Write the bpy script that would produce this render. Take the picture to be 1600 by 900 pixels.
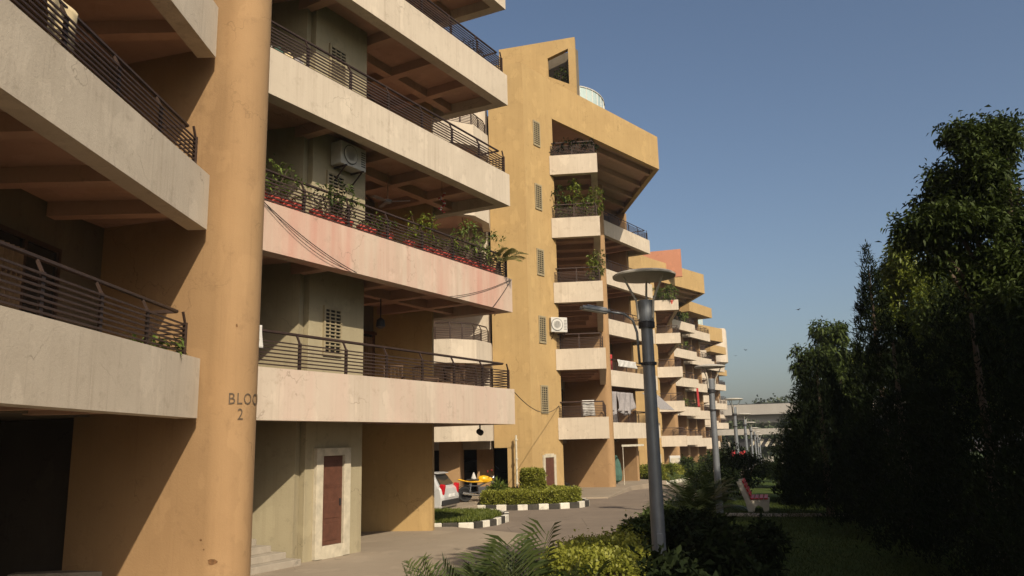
import bpy, math, random
import numpy as np
from mathutils import Vector, Matrix
for o in list(bpy.data.objects): bpy.data.objects.remove(o)
SC = bpy.context.scene
COL = SC.collection
random.seed(7)
RNG = np.random.default_rng(11)
R = math.radians

# ---------------------------------------------------------------- camera
FPX, PITCH, ROLL, CAMH = 1244.0, R(11.0), R(1.34), 2.3
_fw = np.array([0, math.cos(PITCH), math.sin(PITCH)]); _r0 = np.array([1.0, 0, 0]); _u0 = np.cross(_r0, _fw)
_r = math.cos(ROLL)*_r0 - math.sin(ROLL)*_u0
_u = math.sin(ROLL)*_r0 + math.cos(ROLL)*_u0
cam_d = bpy.data.cameras.new('camera'); cam = bpy.data.objects.new('camera', cam_d); COL.objects.link(cam)
cam_d.sensor_width = 36; cam_d.lens = 28.0; cam_d.clip_start = 0.05; cam_d.clip_end = 3000
cam.matrix_world = Matrix(((_r[0], _u[0], -_fw[0], 0), (_r[1], _u[1], -_fw[1], 0), (_r[2], _u[2], -_fw[2], CAMH), (0, 0, 0, 1)))
SC.camera = cam
def aty(px, py, Y):
    d = _fw*FPX + _r*(px-800) - _u*(py-450)
    return Vector(d*(Y/d[1])) + Vector((0, 0, CAMH))
# ---------------------------------------------------------------- world, sun, exposure
SUN = Vector((1.9, -4.15, 3.35)).normalized()
W = bpy.data.worlds.new('World'); SC.world = W; W.use_nodes = True
nt = W.node_tree; nt.nodes.clear()
sky = nt.nodes.new('ShaderNodeTexSky'); sky.sky_type = 'NISHITA'; sky.sun_disc = False
sky.sun_elevation = math.asin(SUN.z); sky.sun_rotation = math.atan2(SUN.x, SUN.y)
sky.air_density = 1.0; sky.dust_density = 3.0; sky.ozone_density = 1.2
bg = nt.nodes.new('ShaderNodeBackground'); bg.inputs['Strength'].default_value = 0.095
wo = nt.nodes.new('ShaderNodeOutputWorld')
nt.links.new(sky.outputs[0], bg.inputs[0]); nt.links.new(bg.outputs[0], wo.inputs[0])
sl = bpy.data.lights.new('sun', 'SUN'); sl.energy = 4.5; sl.angle = R(0.5); sl.color = (1.0, 0.87, 0.68)
so = bpy.data.objects.new('sun', sl); COL.objects.link(so); so.rotation_euler = SUN.to_track_quat('Z', 'Y').to_euler()
so.location = SUN*60
SC.view_settings.view_transform = 'Standard'; SC.view_settings.look = 'None'
SC.view_settings.exposure = 0.15; SC.view_settings.gamma = 1.0; SC.view_settings.use_curve_mapping = False
SC.render.resolution_x = 1024; SC.render.resolution_y = 576
SC.render.engine = 'CYCLES'
SC.cycles.max_bounces = 6; SC.cycles.diffuse_bounces = 2; SC.cycles.transparent_max_bounces = 6

# ---------------------------------------------------------------- materials
MATS = {}
def _mat(name):
    m = bpy.data.materials.new(name); m.use_nodes = True
    n = m.node_tree.nodes; b = n['Principled BSDF']
    return m, n, m.node_tree.links, b
def _coord(n, l, scale=(1, 1, 1), space='pos'):
    mp = n.new('ShaderNodeMapping'); mp.inputs['Scale'].default_value = scale
    if space == 'pos':
        g = n.new('ShaderNodeNewGeometry'); l.new(g.outputs['Position'], mp.inputs['Vector'])
    else:
        g = n.new('ShaderNodeTexCoord'); l.new(g.outputs['Object'], mp.inputs['Vector'])
    return mp.outputs[0]
def _noise(n, l, vec, scale, detail=6, rough=.6):
    t = n.new('ShaderNodeTexNoise'); t.inputs['Scale'].default_value = scale
    t.inputs['Detail'].default_value = detail; t.inputs['Roughness'].default_value = rough
    l.new(vec, t.inputs['Vector']); return t.outputs['Fac']
def _ramp(n, l, fac, lo, hi):
    r = n.new('ShaderNodeMapRange'); r.inputs['From Min'].default_value = lo; r.inputs['From Max'].default_value = hi
    r.clamp = True; l.new(fac, r.inputs['Value']); return r.outputs[0]
def _mix(n, l, fac, a, b):
    m = n.new('ShaderNodeMix'); m.data_type = 'RGBA'
    if isinstance(fac, float): m.inputs[0].default_value = fac
    else: l.new(fac, m.inputs[0])
    for s, v in ((6, a), (7, b)):
        if isinstance(v, tuple): m.inputs[s].default_value = (*v, 1)
        else: l.new(v, m.inputs[s])
    return m.outputs[2]
def paint(name, base, blotch, streak, grime=None, rough=.85, streak_amt=.7, bump=.25, pink=None, scale=1.0, cracks=True):
    """weathered wall paint: large blotches, clustered vertical run marks, hairline cracks, small grit"""
    m, n, l, b = _mat(name)
    p1 = _coord(n, l); p2 = _coord(n, l, (7.5, 7.5, .25))
    def mul(x, y):
        f = n.new('ShaderNodeMath'); f.operation = 'MULTIPLY'; l.new(x, f.inputs[0])
        if isinstance(y, float): f.inputs[1].default_value = y
        else: l.new(y, f.inputs[1])
        return f.outputs[0]
    c = _mix(n, l, _ramp(n, l, _noise(n, l, p1, .7*scale, 8, .62), .36, .66), base, blotch)
    lightp = tuple(min(1, x*1.10) for x in base)
    c = _mix(n, l, mul(_ramp(n, l, _noise(n, l, _coord(n, l, (1.1, 1.1, .7)), 1.7*scale, 3, .45), .60, .63), .55), c, lightp)   # patch repairs
    st = mul(_ramp(n, l, _noise(n, l, p2, 1.0, 6, .7), .48, .72), _ramp(n, l, _noise(n, l, p1, .55, 2, .5), .30, .62))
    c = _mix(n, l, mul(st, streak_amt), c, streak)
    fine = mul(_ramp(n, l, _noise(n, l, _coord(n, l, (22, 22, .5)), 1.0, 3, .6), .60, .74), .45*streak_amt)
    c = _mix(n, l, fine, c, tuple(x*.72 for x in streak))
    if pink:
        p3 = _coord(n, l, (1.4, 1.4, .12))
        c = _mix(n, l, mul(_ramp(n, l, _noise(n, l, p3, 1.0, 4, .55), .42, .68), .9), c, pink)
    if grime:
        c = _mix(n, l, mul(_ramp(n, l, _noise(n, l, p1, 3.1, 10, .75), .55, .74), .6), c, grime)
    if cracks:
        v = n.new('ShaderNodeTexVoronoi'); v.feature = 'DISTANCE_TO_EDGE'; v.inputs['Scale'].default_value = .55
        wv = n.new('ShaderNodeVectorMath'); wv.operation = 'ADD'; l.new(p1, wv.inputs[0])
        nz = n.new('ShaderNodeTexNoise'); nz.inputs['Scale'].default_value = 2.2; nz.inputs['Detail'].default_value = 6; l.new(p1, nz.inputs['Vector']); l.new(nz.outputs['Color'], wv.inputs[1])
        l.new(wv.outputs[0], v.inputs['Vector'])
        cf = mul(mul(_ramp(n, l, v.outputs['Distance'], .007, .001), _ramp(n, l, _noise(n, l, p1, .8, 2, .5), .50, .60)), .55)
        c = _mix(n, l, cf, c, tuple(x*.55 for x in streak))
    l.new(c, b.inputs['Base Color']); b.inputs['Roughness'].default_value = rough
    b.inputs['Specular IOR Level'].default_value = .25
    bp = n.new('ShaderNodeBump'); bp.inputs['Strength'].default_value = bump; bp.inputs['Distance'].default_value = .02
    ad = n.new('ShaderNodeMath'); ad.operation = 'ADD'; l.new(_noise(n, l, p1, 26, 6, .7), ad.inputs[0]); l.new(_noise(n, l, p1, 2.5, 3, .5), ad.inputs[1])
    l.new(ad.outputs[0], bp.inputs['Height']); l.new(bp.outputs[0], b.inputs['Normal'])
    MATS[name] = m; return m
def plain(name, col, rough=.6, metal=0.0, var=.18, scale=6.0, spec=.4, bump=0.0):
    m, n, l, b = _mat(name)
    p = _coord(n, l)
    d = tuple(max(0, x*(1-var)) for x in col); u = tuple(min(1, x*(1+var)) for x in col)
    l.new(_mix(n, l, _ramp(n, l, _noise(n, l, p, scale), .3, .7), d, u), b.inputs['Base Color'])
    b.inputs['Roughness'].default_value = rough; b.inputs['Metallic'].default_value = metal
    b.inputs['Specular IOR Level'].default_value = spec
    if bump:
        bp = n.new('ShaderNodeBump'); bp.inputs['Strength'].default_value = bump; bp.inputs['Distance'].default_value = .01
        l.new(_noise(n, l, p, scale*8), bp.inputs['Height']); l.new(bp.outputs[0], b.inputs['Normal'])
    MATS[name] = m; return m
def leafmat(name, dark, light, trans=.25, rough=.5, spec=.3):
    m, n, l, b = _mat(name)
    a = n.new('ShaderNodeAttribute'); a.attribute_name = 'tint'
    c = _mix(n, l, a.outputs['Fac'], dark, light)
    l.new(c, b.inputs['Base Color']); b.inputs['Roughness'].default_value = rough
    b.inputs['Specular IOR Level'].default_value = spec
    t = n.new('ShaderNodeBsdfTranslucent'); l.new(c, t.inputs['Color'])
    mx = n.new('ShaderNodeMixShader'); mx.inputs[0].default_value = trans
    l.new(b.outputs[0], mx.inputs[1]); l.new(t.outputs[0], mx.inputs[2])
    l.new(mx.outputs[0], n['Material Output'].inputs['Surface'])
    MATS[name] = m; return m
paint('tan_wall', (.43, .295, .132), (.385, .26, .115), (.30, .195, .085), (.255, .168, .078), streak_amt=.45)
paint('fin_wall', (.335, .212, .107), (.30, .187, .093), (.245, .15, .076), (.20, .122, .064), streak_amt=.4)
paint('cream', (.55, .476, .378), (.49, .42, .33), (.36, .292, .222), (.29, .235, .178), streak_amt=.6)
paint('cream_pink', (.55, .44, .35), (.50, .395, .31), (.38, .28, .21), (.32, .235, .18), streak_amt=.5, pink=(.50, .262, .205))
paint('cream_faint', (.56, .475, .385), (.50, .42, .335), (.38, .29, .22), (.32, .24, .18), streak_amt=.6, pink=(.54, .405, .33))
paint('soffit', (.50, .32, .23), (.45, .285, .20), (.37, .235, .165), (.31, .2, .14), streak_amt=.3)
paint('beige_wall', (0.343, 0.297, 0.195), (0.304, 0.261, 0.168), (0.238, 0.198, 0.125), (0.178, 0.149, 0.099), streak_amt=.5)
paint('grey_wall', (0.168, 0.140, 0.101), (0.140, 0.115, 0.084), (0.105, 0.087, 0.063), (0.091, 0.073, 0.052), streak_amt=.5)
paint('salmon_wall', (0.446, 0.202, 0.122), (0.396, 0.180, 0.108), (0.324, 0.144, 0.086), None, streak_amt=.3)
paint('shade_wall', (0.060, 0.047, 0.035), (0.048, 0.037, 0.028), (0.036, 0.027, 0.020), None, streak_amt=.3)  # ground-floor shade put into a near-black wall colour
paint('concrete', (.31, .255, .19), (.265, .215, .158), (.22, .18, .132), (.19, .155, .115), streak_amt=.2, scale=.6)
paint('white_kerb', (0.663, 0.629, 0.544), (0.561, 0.527, 0.442), (0.340, 0.306, 0.255), (0.255, 0.230, 0.187), streak_amt=.5, scale=3)
paint('black_kerb', (.035, .032, .028), (.06, .055, .045), (.12, .11, .09), (.15, .13, .1), streak_amt=.4, scale=3)
paint('bridge_concrete', (0.375, 0.352, 0.315), (0.330, 0.307, 0.277), (0.270, 0.247, 0.225), (0.225, 0.210, 0.188), streak_amt=.5, scale=.2)
paint('stone_step', (.35, .305, .245), (.29, .255, .205), (0.262, 0.225, 0.180), (0.225, 0.195, 0.150), streak_amt=.3, scale=2)
paint('soil', (.09, .065, .04), (.06, .045, .028), (.05, .04, .025), None, streak_amt=.3, bump=.8, scale=3)
plain('rail_metal', (.055, .034, .026), .5, .3, .25)
plain('brown_door', (.098, .040, .024), .55, 0, .2, 9)
plain('door_frame', (.47, .42, .32), .7)
plain('lamp_grey', (.20, .215, .235), .42, .35, .12, 4)
plain('lamp_disc', (0.446, 0.418, 0.360), .5, 0, .1, 3)
plain('dark_metal', (.05, .05, .055), .45, .5)
plain('louvre', (.30, .25, .155), .6, 0, .12)
plain('black', (.012, .011, .010), .7)
plain('dark_glass', (.02, .022, .024), .08, 0, .1, 3, .6)
plain('curtain', (.22, .145, .08), .9, 0, .35, 3)
plain('grey_cloth', (.27, .25, .25), .9, 0, .2, 4, bump=.4)
plain('white_cloth', (0.518, 0.504, 0.475), .9, 0, .1)
plain('cream_cloth', (.62, .50, .30), .9, 0, .1)
plain('red_cloth', (.34, .03, .03), .85, 0, .2)
plain('green_cloth', (.05, .11, .085), .85, 0, .2)
plain('ac_white', (0.504, 0.490, 0.446), .45, 0, .08)
plain('ac_dark', (.06, .06, .06), .5)
plain('terracotta_red', (.48, .075, .055), .65, 0, .25, 12)
plain('trunk', (.11, .08, .055), .9, 0, .3, 8, bump=.8)
plain('red_paint', (.40, .02, .018), .5, 0, .2, 8)
plain('bench_white', (0.475, 0.432, 0.346), .7, 0, .12, 9)
plain('car_silver', (.60, .60, .59), .25, .25, .04, 2)
plain('tyre', (.018, .018, .018), .85)
plain('tail_red', (.45, .012, .02), .15, 0, .1)
plain('plastic_black', (.025, .025, .026), .5)
plain('chrome', (.6, .6, .6), .2, .9, .05)
plain('bike_yellow', (.75, .40, .015), .3, 0, .06)
plain('plate_white', (.75, .75, .72), .5)
plain('wicker', (.10, .06, .035), .8, 0, .3, 20)
plain('pipe_white', (0.518, 0.475, 0.374), .6)
plain('letter_paint', (.10, .07, .045), .8, 0, .3, 30)
plain('chip_brown', (.15, .075, .03), .9, 0, .4, 25)
plain('bird_dark', (.03, .03, .035), .8)
plain('cable', (.02, .018, .016), .7)
plain('roof_glass', (.42, .52, .50), .12, 0, .08, 4, .6)
plain('sign_blue', (.10, .13, .2), .6)
leafmat('leaf_tree', (.020, .034, .008), (.066, .090, .018), .2, .6, .15)
leafmat('leaf_bright', (.080, .115, .014), (.190, .215, .028), .28)
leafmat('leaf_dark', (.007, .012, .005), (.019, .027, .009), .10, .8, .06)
leafmat('leaf_hedge', (.145, .165, .022), (.29, .29, .045), .25)
leafmat('leaf_potted', (.065, .105, .018), (.17, .215, .045), .28)
leafmat('leaf_palm', (.026, .042, .012), (.075, .092, .028), .18, .45, .25)
leafmat('leaf_palm_lit', (.055, .075, .024), (.13, .145, .052), .2, .45, .2)  # lighter copy of the palm leaf: sunlight put into the frond colour
leafmat('grass_leaf', (.065, .095, .014), (.165, .185, .032), .25)
leafmat('lawn_leaf_shaded', (.022, .036, .008), (.055, .068, .016), .2, .7, .1)  # darker copy of the grass: garden shade put into the colour
leafmat('far_leaf', (.045, .062, .030), (.090, .110, .055), .15)
leafmat('leaf_dry', (.12, .13, .04), (.24, .23, .07), .28)
def asphalt():
    m, n, l, b = _mat('asphalt'); p = _coord(n, l)
    c = _mix(n, l, _ramp(n, l, _noise(n, l, p, .35, 8, .65), .35, .65), (0.228, 0.184, 0.143), (0.181, 0.145, 0.113))
    c = _mix(n, l, _ramp(n, l, _noise(n, l, p, 2.3, 8, .7), .55, .75), c, (0.140, 0.112, 0.087))
    v = n.new('ShaderNodeTexVoronoi'); v.feature = 'DISTANCE_TO_EDGE'; v.inputs['Scale'].default_value = .45
    pv = _coord(n, l); l.new(pv, v.inputs['Vector'])
    c = _mix(n, l, _ramp(n, l, v.outputs['Distance'], .006, 0.0), c, (0.121, 0.097, 0.074))
    l.new(c, b.inputs['Base Color']); b.inputs['Roughness'].default_value = .9; b.inputs['Specular IOR Level'].default_value = .2
    bp = n.new('ShaderNodeBump'); bp.inputs['Strength'].default_value = .5; bp.inputs['Distance'].default_value = .01
    l.new(_noise(n, l, p, 60, 5, .7), bp.inputs['Height']); l.new(bp.outputs[0], b.inputs['Normal'])
    MATS['asphalt'] = m
asphalt()
def lawn_mat():
    m, n, l, b = _mat('lawn'); p = _coord(n, l)
    c = _mix(n, l, _ramp(n, l, _noise(n, l, p, 1.3, 8, .7), .35, .65), (.035, .062, .012), (.065, .085, .02))
    l.new(c, b.inputs['Base Color']); b.inputs['Roughness'].default_value = .95; b.inputs['Specular IOR Level'].default_value = .1
    bp = n.new('ShaderNodeBump'); bp.inputs['Strength'].default_value = 1; bp.inputs['Distance'].default_value = .03
    l.new(_noise(n, l, p, 45, 4, .8), bp.inputs['Height']); l.new(bp.outputs[0], b.inputs['Normal'])
    MATS['lawn'] = m
lawn_mat()
def stripe_mat():
    m, n, l, b = _mat('striped_canvas'); p = _coord(n, l, (9, 9, 9))
    w = n.new('ShaderNodeTexWave'); w.inputs['Scale'].default_value = .6; l.new(p, w.inputs['Vector'])
    l.new(_mix(n, l, _ramp(n, l, w.outputs['Fac'], .4, .6), (.33, .31, .3), (.16, .15, .15)), b.inputs['Base Color'])
    b.inputs['Roughness'].default_value = .9; MATS['striped_canvas'] = m
stripe_mat()

# ---------------------------------------------------------------- mesh helpers
def gz(y):                                   # the road falls gently away from the camera
    return 0.0 if y < 20 else -.02*(min(y, 180)-20)
def dirv(deg): return Vector((math.sin(R(deg)), math.cos(R(deg)), 0))
class MB:
    def __init__(s): s.v = []; s.f = []
    def add(s, vs, fs):
        k = len(s.v); s.v += [tuple(v) for v in vs]; s.f += [tuple(i+k for i in f) for f in fs]; return s
    def prism(s, poly, z0, z1):
        """plan polygon (any winding) extruded; z0/z1 may be lists"""
        a = sum(poly[i][0]*poly[(i+1) % len(poly)][1]-poly[(i+1) % len(poly)][0]*poly[i][1] for i in range(len(poly)))
        if a < 0: poly = poly[::-1]
        n = len(poly)
        vs = [(p[0], p[1], z0) for p in poly]+[(p[0], p[1], z1) for p in poly]
        fs = [tuple(range(n))[::-1], tuple(range(n, 2*n))]+[(i, (i+1) % n, (i+1) % n+n, i+n) for i in range(n)]
        return s.add(vs, fs)
    def wall(s, p, q, th, z0, z1, side=0.0):
        """wall from p to q in plan, thickness th; side -1: lies to the left of p->q, +1 right, 0 centred"""
        p = Vector((p[0], p[1])); q = Vector((q[0], q[1])); d = (q-p).normalized(); nrm = Vector((d.y, -d.x))
        a = nrm*th*(side-1)/2; b_ = nrm*th*(side+1)/2
        return s.prism([p+a, q+a, q+b_, p+b_], z0, z1)
    def box(s, c, size, rz=0.0, rx=0.0, ry=0.0):
        M = Matrix.Translation(Vector(c)) @ Matrix.Rotation(rz, 4, 'Z') @ Matrix.Rotation(ry, 4, 'Y') @ Matrix.Rotation(rx, 4, 'X')
        h = [x/2 for x in size]
        vs = [M @ Vector((sx*h[0], sy*h[1], sz*h[2])) for sz in (-1, 1) for sy in (-1, 1) for sx in (-1, 1)]
        return s.add(vs, [(0, 2, 3, 1), (4, 5, 7, 6), (0, 1, 5, 4), (2, 6, 7, 3), (0, 4, 6, 2), (1, 3, 7, 5)])
    def tube(s, pts, r, n=6, cap=True):
        pts = [Vector(p) for p in pts]; rs = r if isinstance(r, (list, tuple)) else [r]*len(pts)
        rings = []; prev = None
        for i, p in enumerate(pts):
            t = (pts[min(i+1, len(pts)-1)]-pts[max(i-1, 0)]).normalized()
            if prev is None:
                ref = Vector((0, 0, 1)) if abs(t.z) < .9 else Vector((1, 0, 0)); a = t.cross(ref).normalized()
            else:
                a = (prev-t*prev.dot(t)).normalized()
            prev = a; b_ = t.cross(a)
            rings.append([p+(a*math.cos(2*math.pi*(j+.5)/n)+b_*math.sin(2*math.pi*(j+.5)/n))*rs[i] for j in range(n)])
        vs = [v for rg in rings for v in rg]; fs = []
        for i in range(len(pts)-1):
            for j in range(n):
                fs.append((i*n+j, i*n+(j+1) % n, (i+1)*n+(j+1) % n, (i+1)*n+j))
        if cap: fs += [tuple(range(n))[::-1], tuple((len(pts)-1)*n+j for j in range(n))]
        return s.add(vs, fs)
    def lathe(s, prof, c=(0, 0, 0), n=20, axis=None):
        c = Vector(c); vs = []; fs = []
        Mx = Matrix.Identity(3) if axis is None else Vector((0, 0, 1)).rotation_difference(Vector(axis).normalized()).to_matrix()
        for r, z in prof:
            for j in range(n):
                a = 2*math.pi*j/n; vs.append(c+Mx @ Vector((r*math.cos(a), r*math.sin(a), z)))
        for i in range(len(prof)-1):
            for j in range(n): fs.append((i*n+j, i*n+(j+1) % n, (i+1)*n+(j+1) % n, (i+1)*n+j))
        fs += [tuple(range(n))[::-1], tuple((len(prof)-1)*n+j for j in range(n))]
        return s.add(vs, fs)
    def grid(s, fn, nu, nv):
        vs = [fn(i/nu, j/nv) for j in range(nv+1) for i in range(nu+1)]
        fs = [(j*(nu+1)+i, j*(nu+1)+i+1, (j+1)*(nu+1)+i+1, (j+1)*(nu+1)+i) for j in range(nv) for i in range(nu)]
        return s.add(vs, fs)
    def build(s, name, mat, parent=None, smooth=False, bevel=0.0, thick=0.0):
        off = root_loc(parent) if parent else Vector((0, 0, 0))
        me = bpy.data.meshes.new(name); me.from_pydata([(v[0]-off.x, v[1]-off.y, v[2]-off.z) for v in s.v], [], s.f)
        me.materials.append(MATS[mat])
        if smooth:
            for p in me.polygons: p.use_smooth = True
        me.update()
        o = bpy.data.objects.new(name, me); COL.objects.link(o)
        if parent: o.parent = parent
        if thick:
            md = o.modifiers.new('solid', 'SOLIDIFY'); md.thickness = thick
        if bevel:
            md = o.modifiers.new('bev', 'BEVEL'); md.width = bevel; md.segments = 2; md.limit_method = 'ANGLE'; md.angle_limit = R(50)
        return o
def root_loc(o):
    while o.parent: o = o.parent
    return Vector(o.location)
def tag(o, label=None, cat=None, group=None, kind=None):
    if label: o['label'] = label
    if cat: o['category'] = cat
    if group: o['group'] = group
    if kind: o['kind'] = kind
    return o
def empty(name, loc, label=None, cat=None, group=None):
    o = bpy.data.objects.new(name, None); COL.objects.link(o); o.location = loc; o.empty_display_size = .2
    return tag(o, label, cat, group)
def copy_tree(o, parent=None):
    c = o.copy(); COL.objects.link(c); c.parent = parent
    for ch in [x for x in COL.objects if x.parent == o]: copy_tree(ch, c)
    return c
def fastmesh(name, V, F, mat, parent=None, tint=None, kind=None):
    """numpy quads -> mesh"""
    V = np.asarray(V, dtype=np.float32); F = np.asarray(F, dtype=np.int32)
    if parent: V = V-np.array(root_loc(parent), dtype=np.float32)
    me = bpy.data.meshes.new(name); n = len(F); k = F.shape[1]
    me.vertices.add(len(V)); me.vertices.foreach_set('co', V.ravel())
    me.loops.add(n*k); me.loops.foreach_set('vertex_index', F.ravel())
    me.polygons.add(n); me.polygons.foreach_set('loop_start', np.arange(0, n*k, k, dtype=np.int32))
    me.polygons.foreach_set('loop_total', np.full(n, k, dtype=np.int32))
    if tint is not None:
        a = me.attributes.new('tint', 'FLOAT', 'FACE'); a.data.foreach_set('value', np.asarray(tint, dtype=np.float32))
    me.materials.append(MATS[mat]); me.update(calc_edges=True); me.validate()
    o = bpy.data.objects.new(name, me); COL.objects.link(o)
    if parent: o.parent = parent
    if kind: o['kind'] = kind
    return o
def unit(a): return a/np.maximum(np.linalg.norm(a, axis=-1, keepdims=True), 1e-9)
def leaves(P, D, L, Wd, droop=.25):
    """kite-shaped folded leaf at each P along D; returns verts, quads"""
    n = len(P); D = unit(D); up = np.tile([0, 0, 1.0], (n, 1))+RNG.normal(0, .5, (n, 3))
    S = unit(np.cross(D, up)); N = np.cross(S, D)
    L = np.broadcast_to(np.asarray(L, float).reshape(-1, 1), (n, 1)); Wd = np.broadcast_to(np.asarray(Wd, float).reshape(-1, 1), (n, 1))
    a = P; m = P+D*L*.45; t = P+D*L-np.array([0, 0, 1.0])*L*droop
    V = np.stack([a, m+S*Wd*.5+N*Wd*.18, t, m-S*Wd*.5+N*Wd*.18], 1).reshape(-1, 3)
    return V, np.arange(n*4).reshape(-1, 4)
def rdir(n): return unit(RNG.normal(0, 1, (n, 3)))

# ================================================================ SETTING
YB = [-40, -10, 0, 10, 20, 35, 50, 80, 120, 180, 300]
def xg(y): return -0.6+.315*(y-7)            # garden edge, parallel to the street
def strip(name, mat, xl, xr, dz, kind='structure', ys=YB):
    m = MB()
    for i in range(len(ys)-1):
        a, b = ys[i], ys[i+1]
        m.add([(xl(a), a, gz(a)+dz), (xr(a), a, gz(a)+dz), (xr(b), b, gz(b)+dz), (xl(b), b, gz(b)+dz)], [(0, 1, 2, 3)])
    o = m.build(name, mat); return tag(o, kind=kind)
strip('ground', 'soil', lambda y: -300, lambda y: 450, -.06, ys=[-60]+YB[1:]+[500])
strip('road', 'asphalt', lambda y: xg(y)-45, lambda y: xg(y)+.02, 0.0)
strip('lawn', 'lawn', lambda y: xg(y)+.16, lambda y: xg(y)+60, .10)
# the paved apron in front of the near block
ap = MB(); ap.prism([(-14, 6), (-4.2, 6), (-2.6, 11.5), (-1.7, 14.2), (-.2, 18.6), (.1, 21.2), (-1.8, 23.2), (-12, 24.5)], -.03, .03)
tag(ap.build('pavement', 'concrete', bevel=.02), kind='structure')
ap = MB(); ap.prism([(-12, 27.9), (-2.6, 28.6), (-1.5, 31.2), (-1.7, 33.0), (.2, 33.9), (1.2, 36), (1.2, 48), (-12, 48)], -.6, .02)
tag(ap.build('pavement', 'concrete', bevel=.02), kind='structure')
ap = MB(); ap.prism([(1.2, 38.6), (4.3, 38.8), (6.6, 47.2), (9.6, 52.6), (8, 56), (-4, 56), (-4, 48.05), (1.25, 48.05)], -.9, -.30)
tag(ap.build('pavement', 'concrete', bevel=.02), kind='structure')
# garden kerb, stone by stone
kb = empty('kerb', (0, 0, 0)); tag(kb, kind='structure')
ksrc = {}; y = 4.0; i = 0
while y < 46:
    ln = .62; p = Vector((xg(y)+.08, y, gz(y)+.03)); q = Vector((xg(y+ln)+.08, y+ln, gz(y+ln)+.03))
    if i % 2 not in ksrc:
        ob = MB().box((0, 0, 0), (.16, .60, .26)).build('kerb_stone', 'white_kerb' if i % 2 else 'black_kerb', bevel=.02); ksrc[i % 2] = ob
    else:
        ob = ksrc[i % 2].copy(); COL.objects.link(ob)
    ob.location = (p+q)/2; ob.rotation_euler = (math.atan2(q.z-p.z, ln), 0, -math.atan(.315)); ob.parent = kb
    y += .62*math.cos(math.atan(.315)); i += 1

# ================================================================ APARTMENT BLOCKS
def V2(p): return Vector((p[0], p[1]))
def offset(pl, d, inside):
    """offset an open plan polyline by d towards the inside point, mitred"""
    pl = [V2(p) for p in pl]; ns = []
    for i in range(len(pl)-1):
        t = (pl[i+1]-pl[i]).normalized(); n = Vector((-t.y, t.x)); ns.append(n)
    mid = (pl[0]+pl[1])/2
    if (V2(inside)-mid).dot(ns[0]) < 0: ns = [-n for n in ns]
    out = []
    for i, p in enumerate(pl):
        if i == 0: out.append(p+ns[0]*d)
        elif i == len(pl)-1: out.append(p+ns[-1]*d)
        else:
            b = (ns[i-1]+ns[i]).normalized(); out.append(p+b*(d/max(.3, b.dot(ns[i]))))
    return out
def poly_points(pl, step):
    """evenly spaced points with inward-normal info along a polyline"""
    out = []
    for i in range(len(pl)-1):
        L = (pl[i+1]-pl[i]).length; n = max(1, round(L/step))
        for k in range(n): out.append((pl[i].lerp(pl[i+1], k/n), (pl[i+1]-pl[i]).normalized()))
    out.append((pl[-1], (pl[-1]-pl[-2]).normalized())); return out
def railing(parent, pl, inside, z, step=1.35, sep=True, nb=7, h=.5, r=.017):
    bars = MB()
    for k in range(nb):
        zz = z+.07+k*h/nb
        bars.tube([(p.x, p.y, zz) for p in pl], r, 4)
    o = bars.build('railing', 'rail_metal', parent)
    hand = offset(pl, .11, inside)
    hm = MB(); hm.tube([(p.x, p.y, z+h+.2) for p in hand], .03, 6)
    if sep: hm.build('handrail', 'rail_metal', parent)
    pm = hm
    for (p, t) in poly_points(pl, step):
        n = Vector((-t.y, t.x));
        if (V2(inside)-p).dot(n) < 0: n = -n
        m = MB() if sep else pm
        q = p+n*.02; e = p+n*.11
        m.wall(q-t*.035, q+t*.035, .03, z-.01, z+h+.03)
        m.tube([(q.x, q.y, z+h+.01), (e.x, e.y, z+h+.19)], .022, 4)
        if sep: m.build('post', 'rail_metal', parent)
    if not sep: pm.build('handrail', 'rail_metal', parent)
    return o
def balcony(root, outer, inner, z, inside, beams=(), mat='cream', rails=None, sep=True, label=None, step=1.35):
    outer = [V2(p) for p in outer]; inner = [V2(p) for p in inner]
    o1 = offset(outer, .14, inside); o2 = offset(outer, .32, inside)
    m = MB()
    for i in range(len(outer)-1):
        m.prism([outer[i], outer[i+1], o1[i+1], o1[i]], z+.34, z+.95)
        m.prism([outer[i], outer[i+1], o2[i+1], o2[i]], z, z+.34)
    b = m.build('balcony', mat, root)
    if label: b['label'] = label
    s = MB(); s.prism(o2+inner[::-1], z+.31, z+.45)
    for i_, (p, q) in enumerate(beams): s.wall(p, q, .24, z+.05+.005*i_, z+.33+.003*i_)
    s.build('soffit', 'soffit', b)
    if rails:
        for pl in rails: railing(b, [V2(p) for p in pl], inside, z+.95, sep=sep, step=step)
    return b
def louvre_window(root, c, along, w, h, n, sep, cols=3):
    """slatted ventilator set in a wall; c centre on the face, along = plan unit vector, faces to the right of along"""
    a = Vector((along[0], along[1], 0)); nr = Vector((a.y, -a.x, 0)); c = Vector(c); rz = math.atan2(a.y, a.x)
    fr = MB()
    for sx in [-1, 1]: fr.box(c+a*sx*(w/2)+nr*.01, (.05, .08, h+.05), rz)
    for sz in [-1, 1]: fr.box(c+Vector((0, 0, sz*h/2))+nr*.012, (w-.05, .074, .05), rz)
    for k in range(1, cols): fr.box(c+a*(w*k/cols-w/2)+nr*.008, (.03, .06, h-.05), rz)
    f = fr.build('louvre_window', 'louvre', root)
    bk = MB(); bk.box(c+nr*.003, (w, .02, h), rz); bk.build('pane', 'black', f)  # black sheet stands in for the shade behind the slats
    sl = MB()
    for k in range(n):
        zc = -h/2+(k+.5)*h/n
        if sep: sl = MB()
        sl.box(c+Vector((0, 0, zc))+nr*.028, (w-.05, .05, h/n*.36), rz, rx=R(12))
        if sep: sl.build('slat', 'louvre', f)
    if not sep: sl.build('slats', 'louvre', f)
    return f
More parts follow.
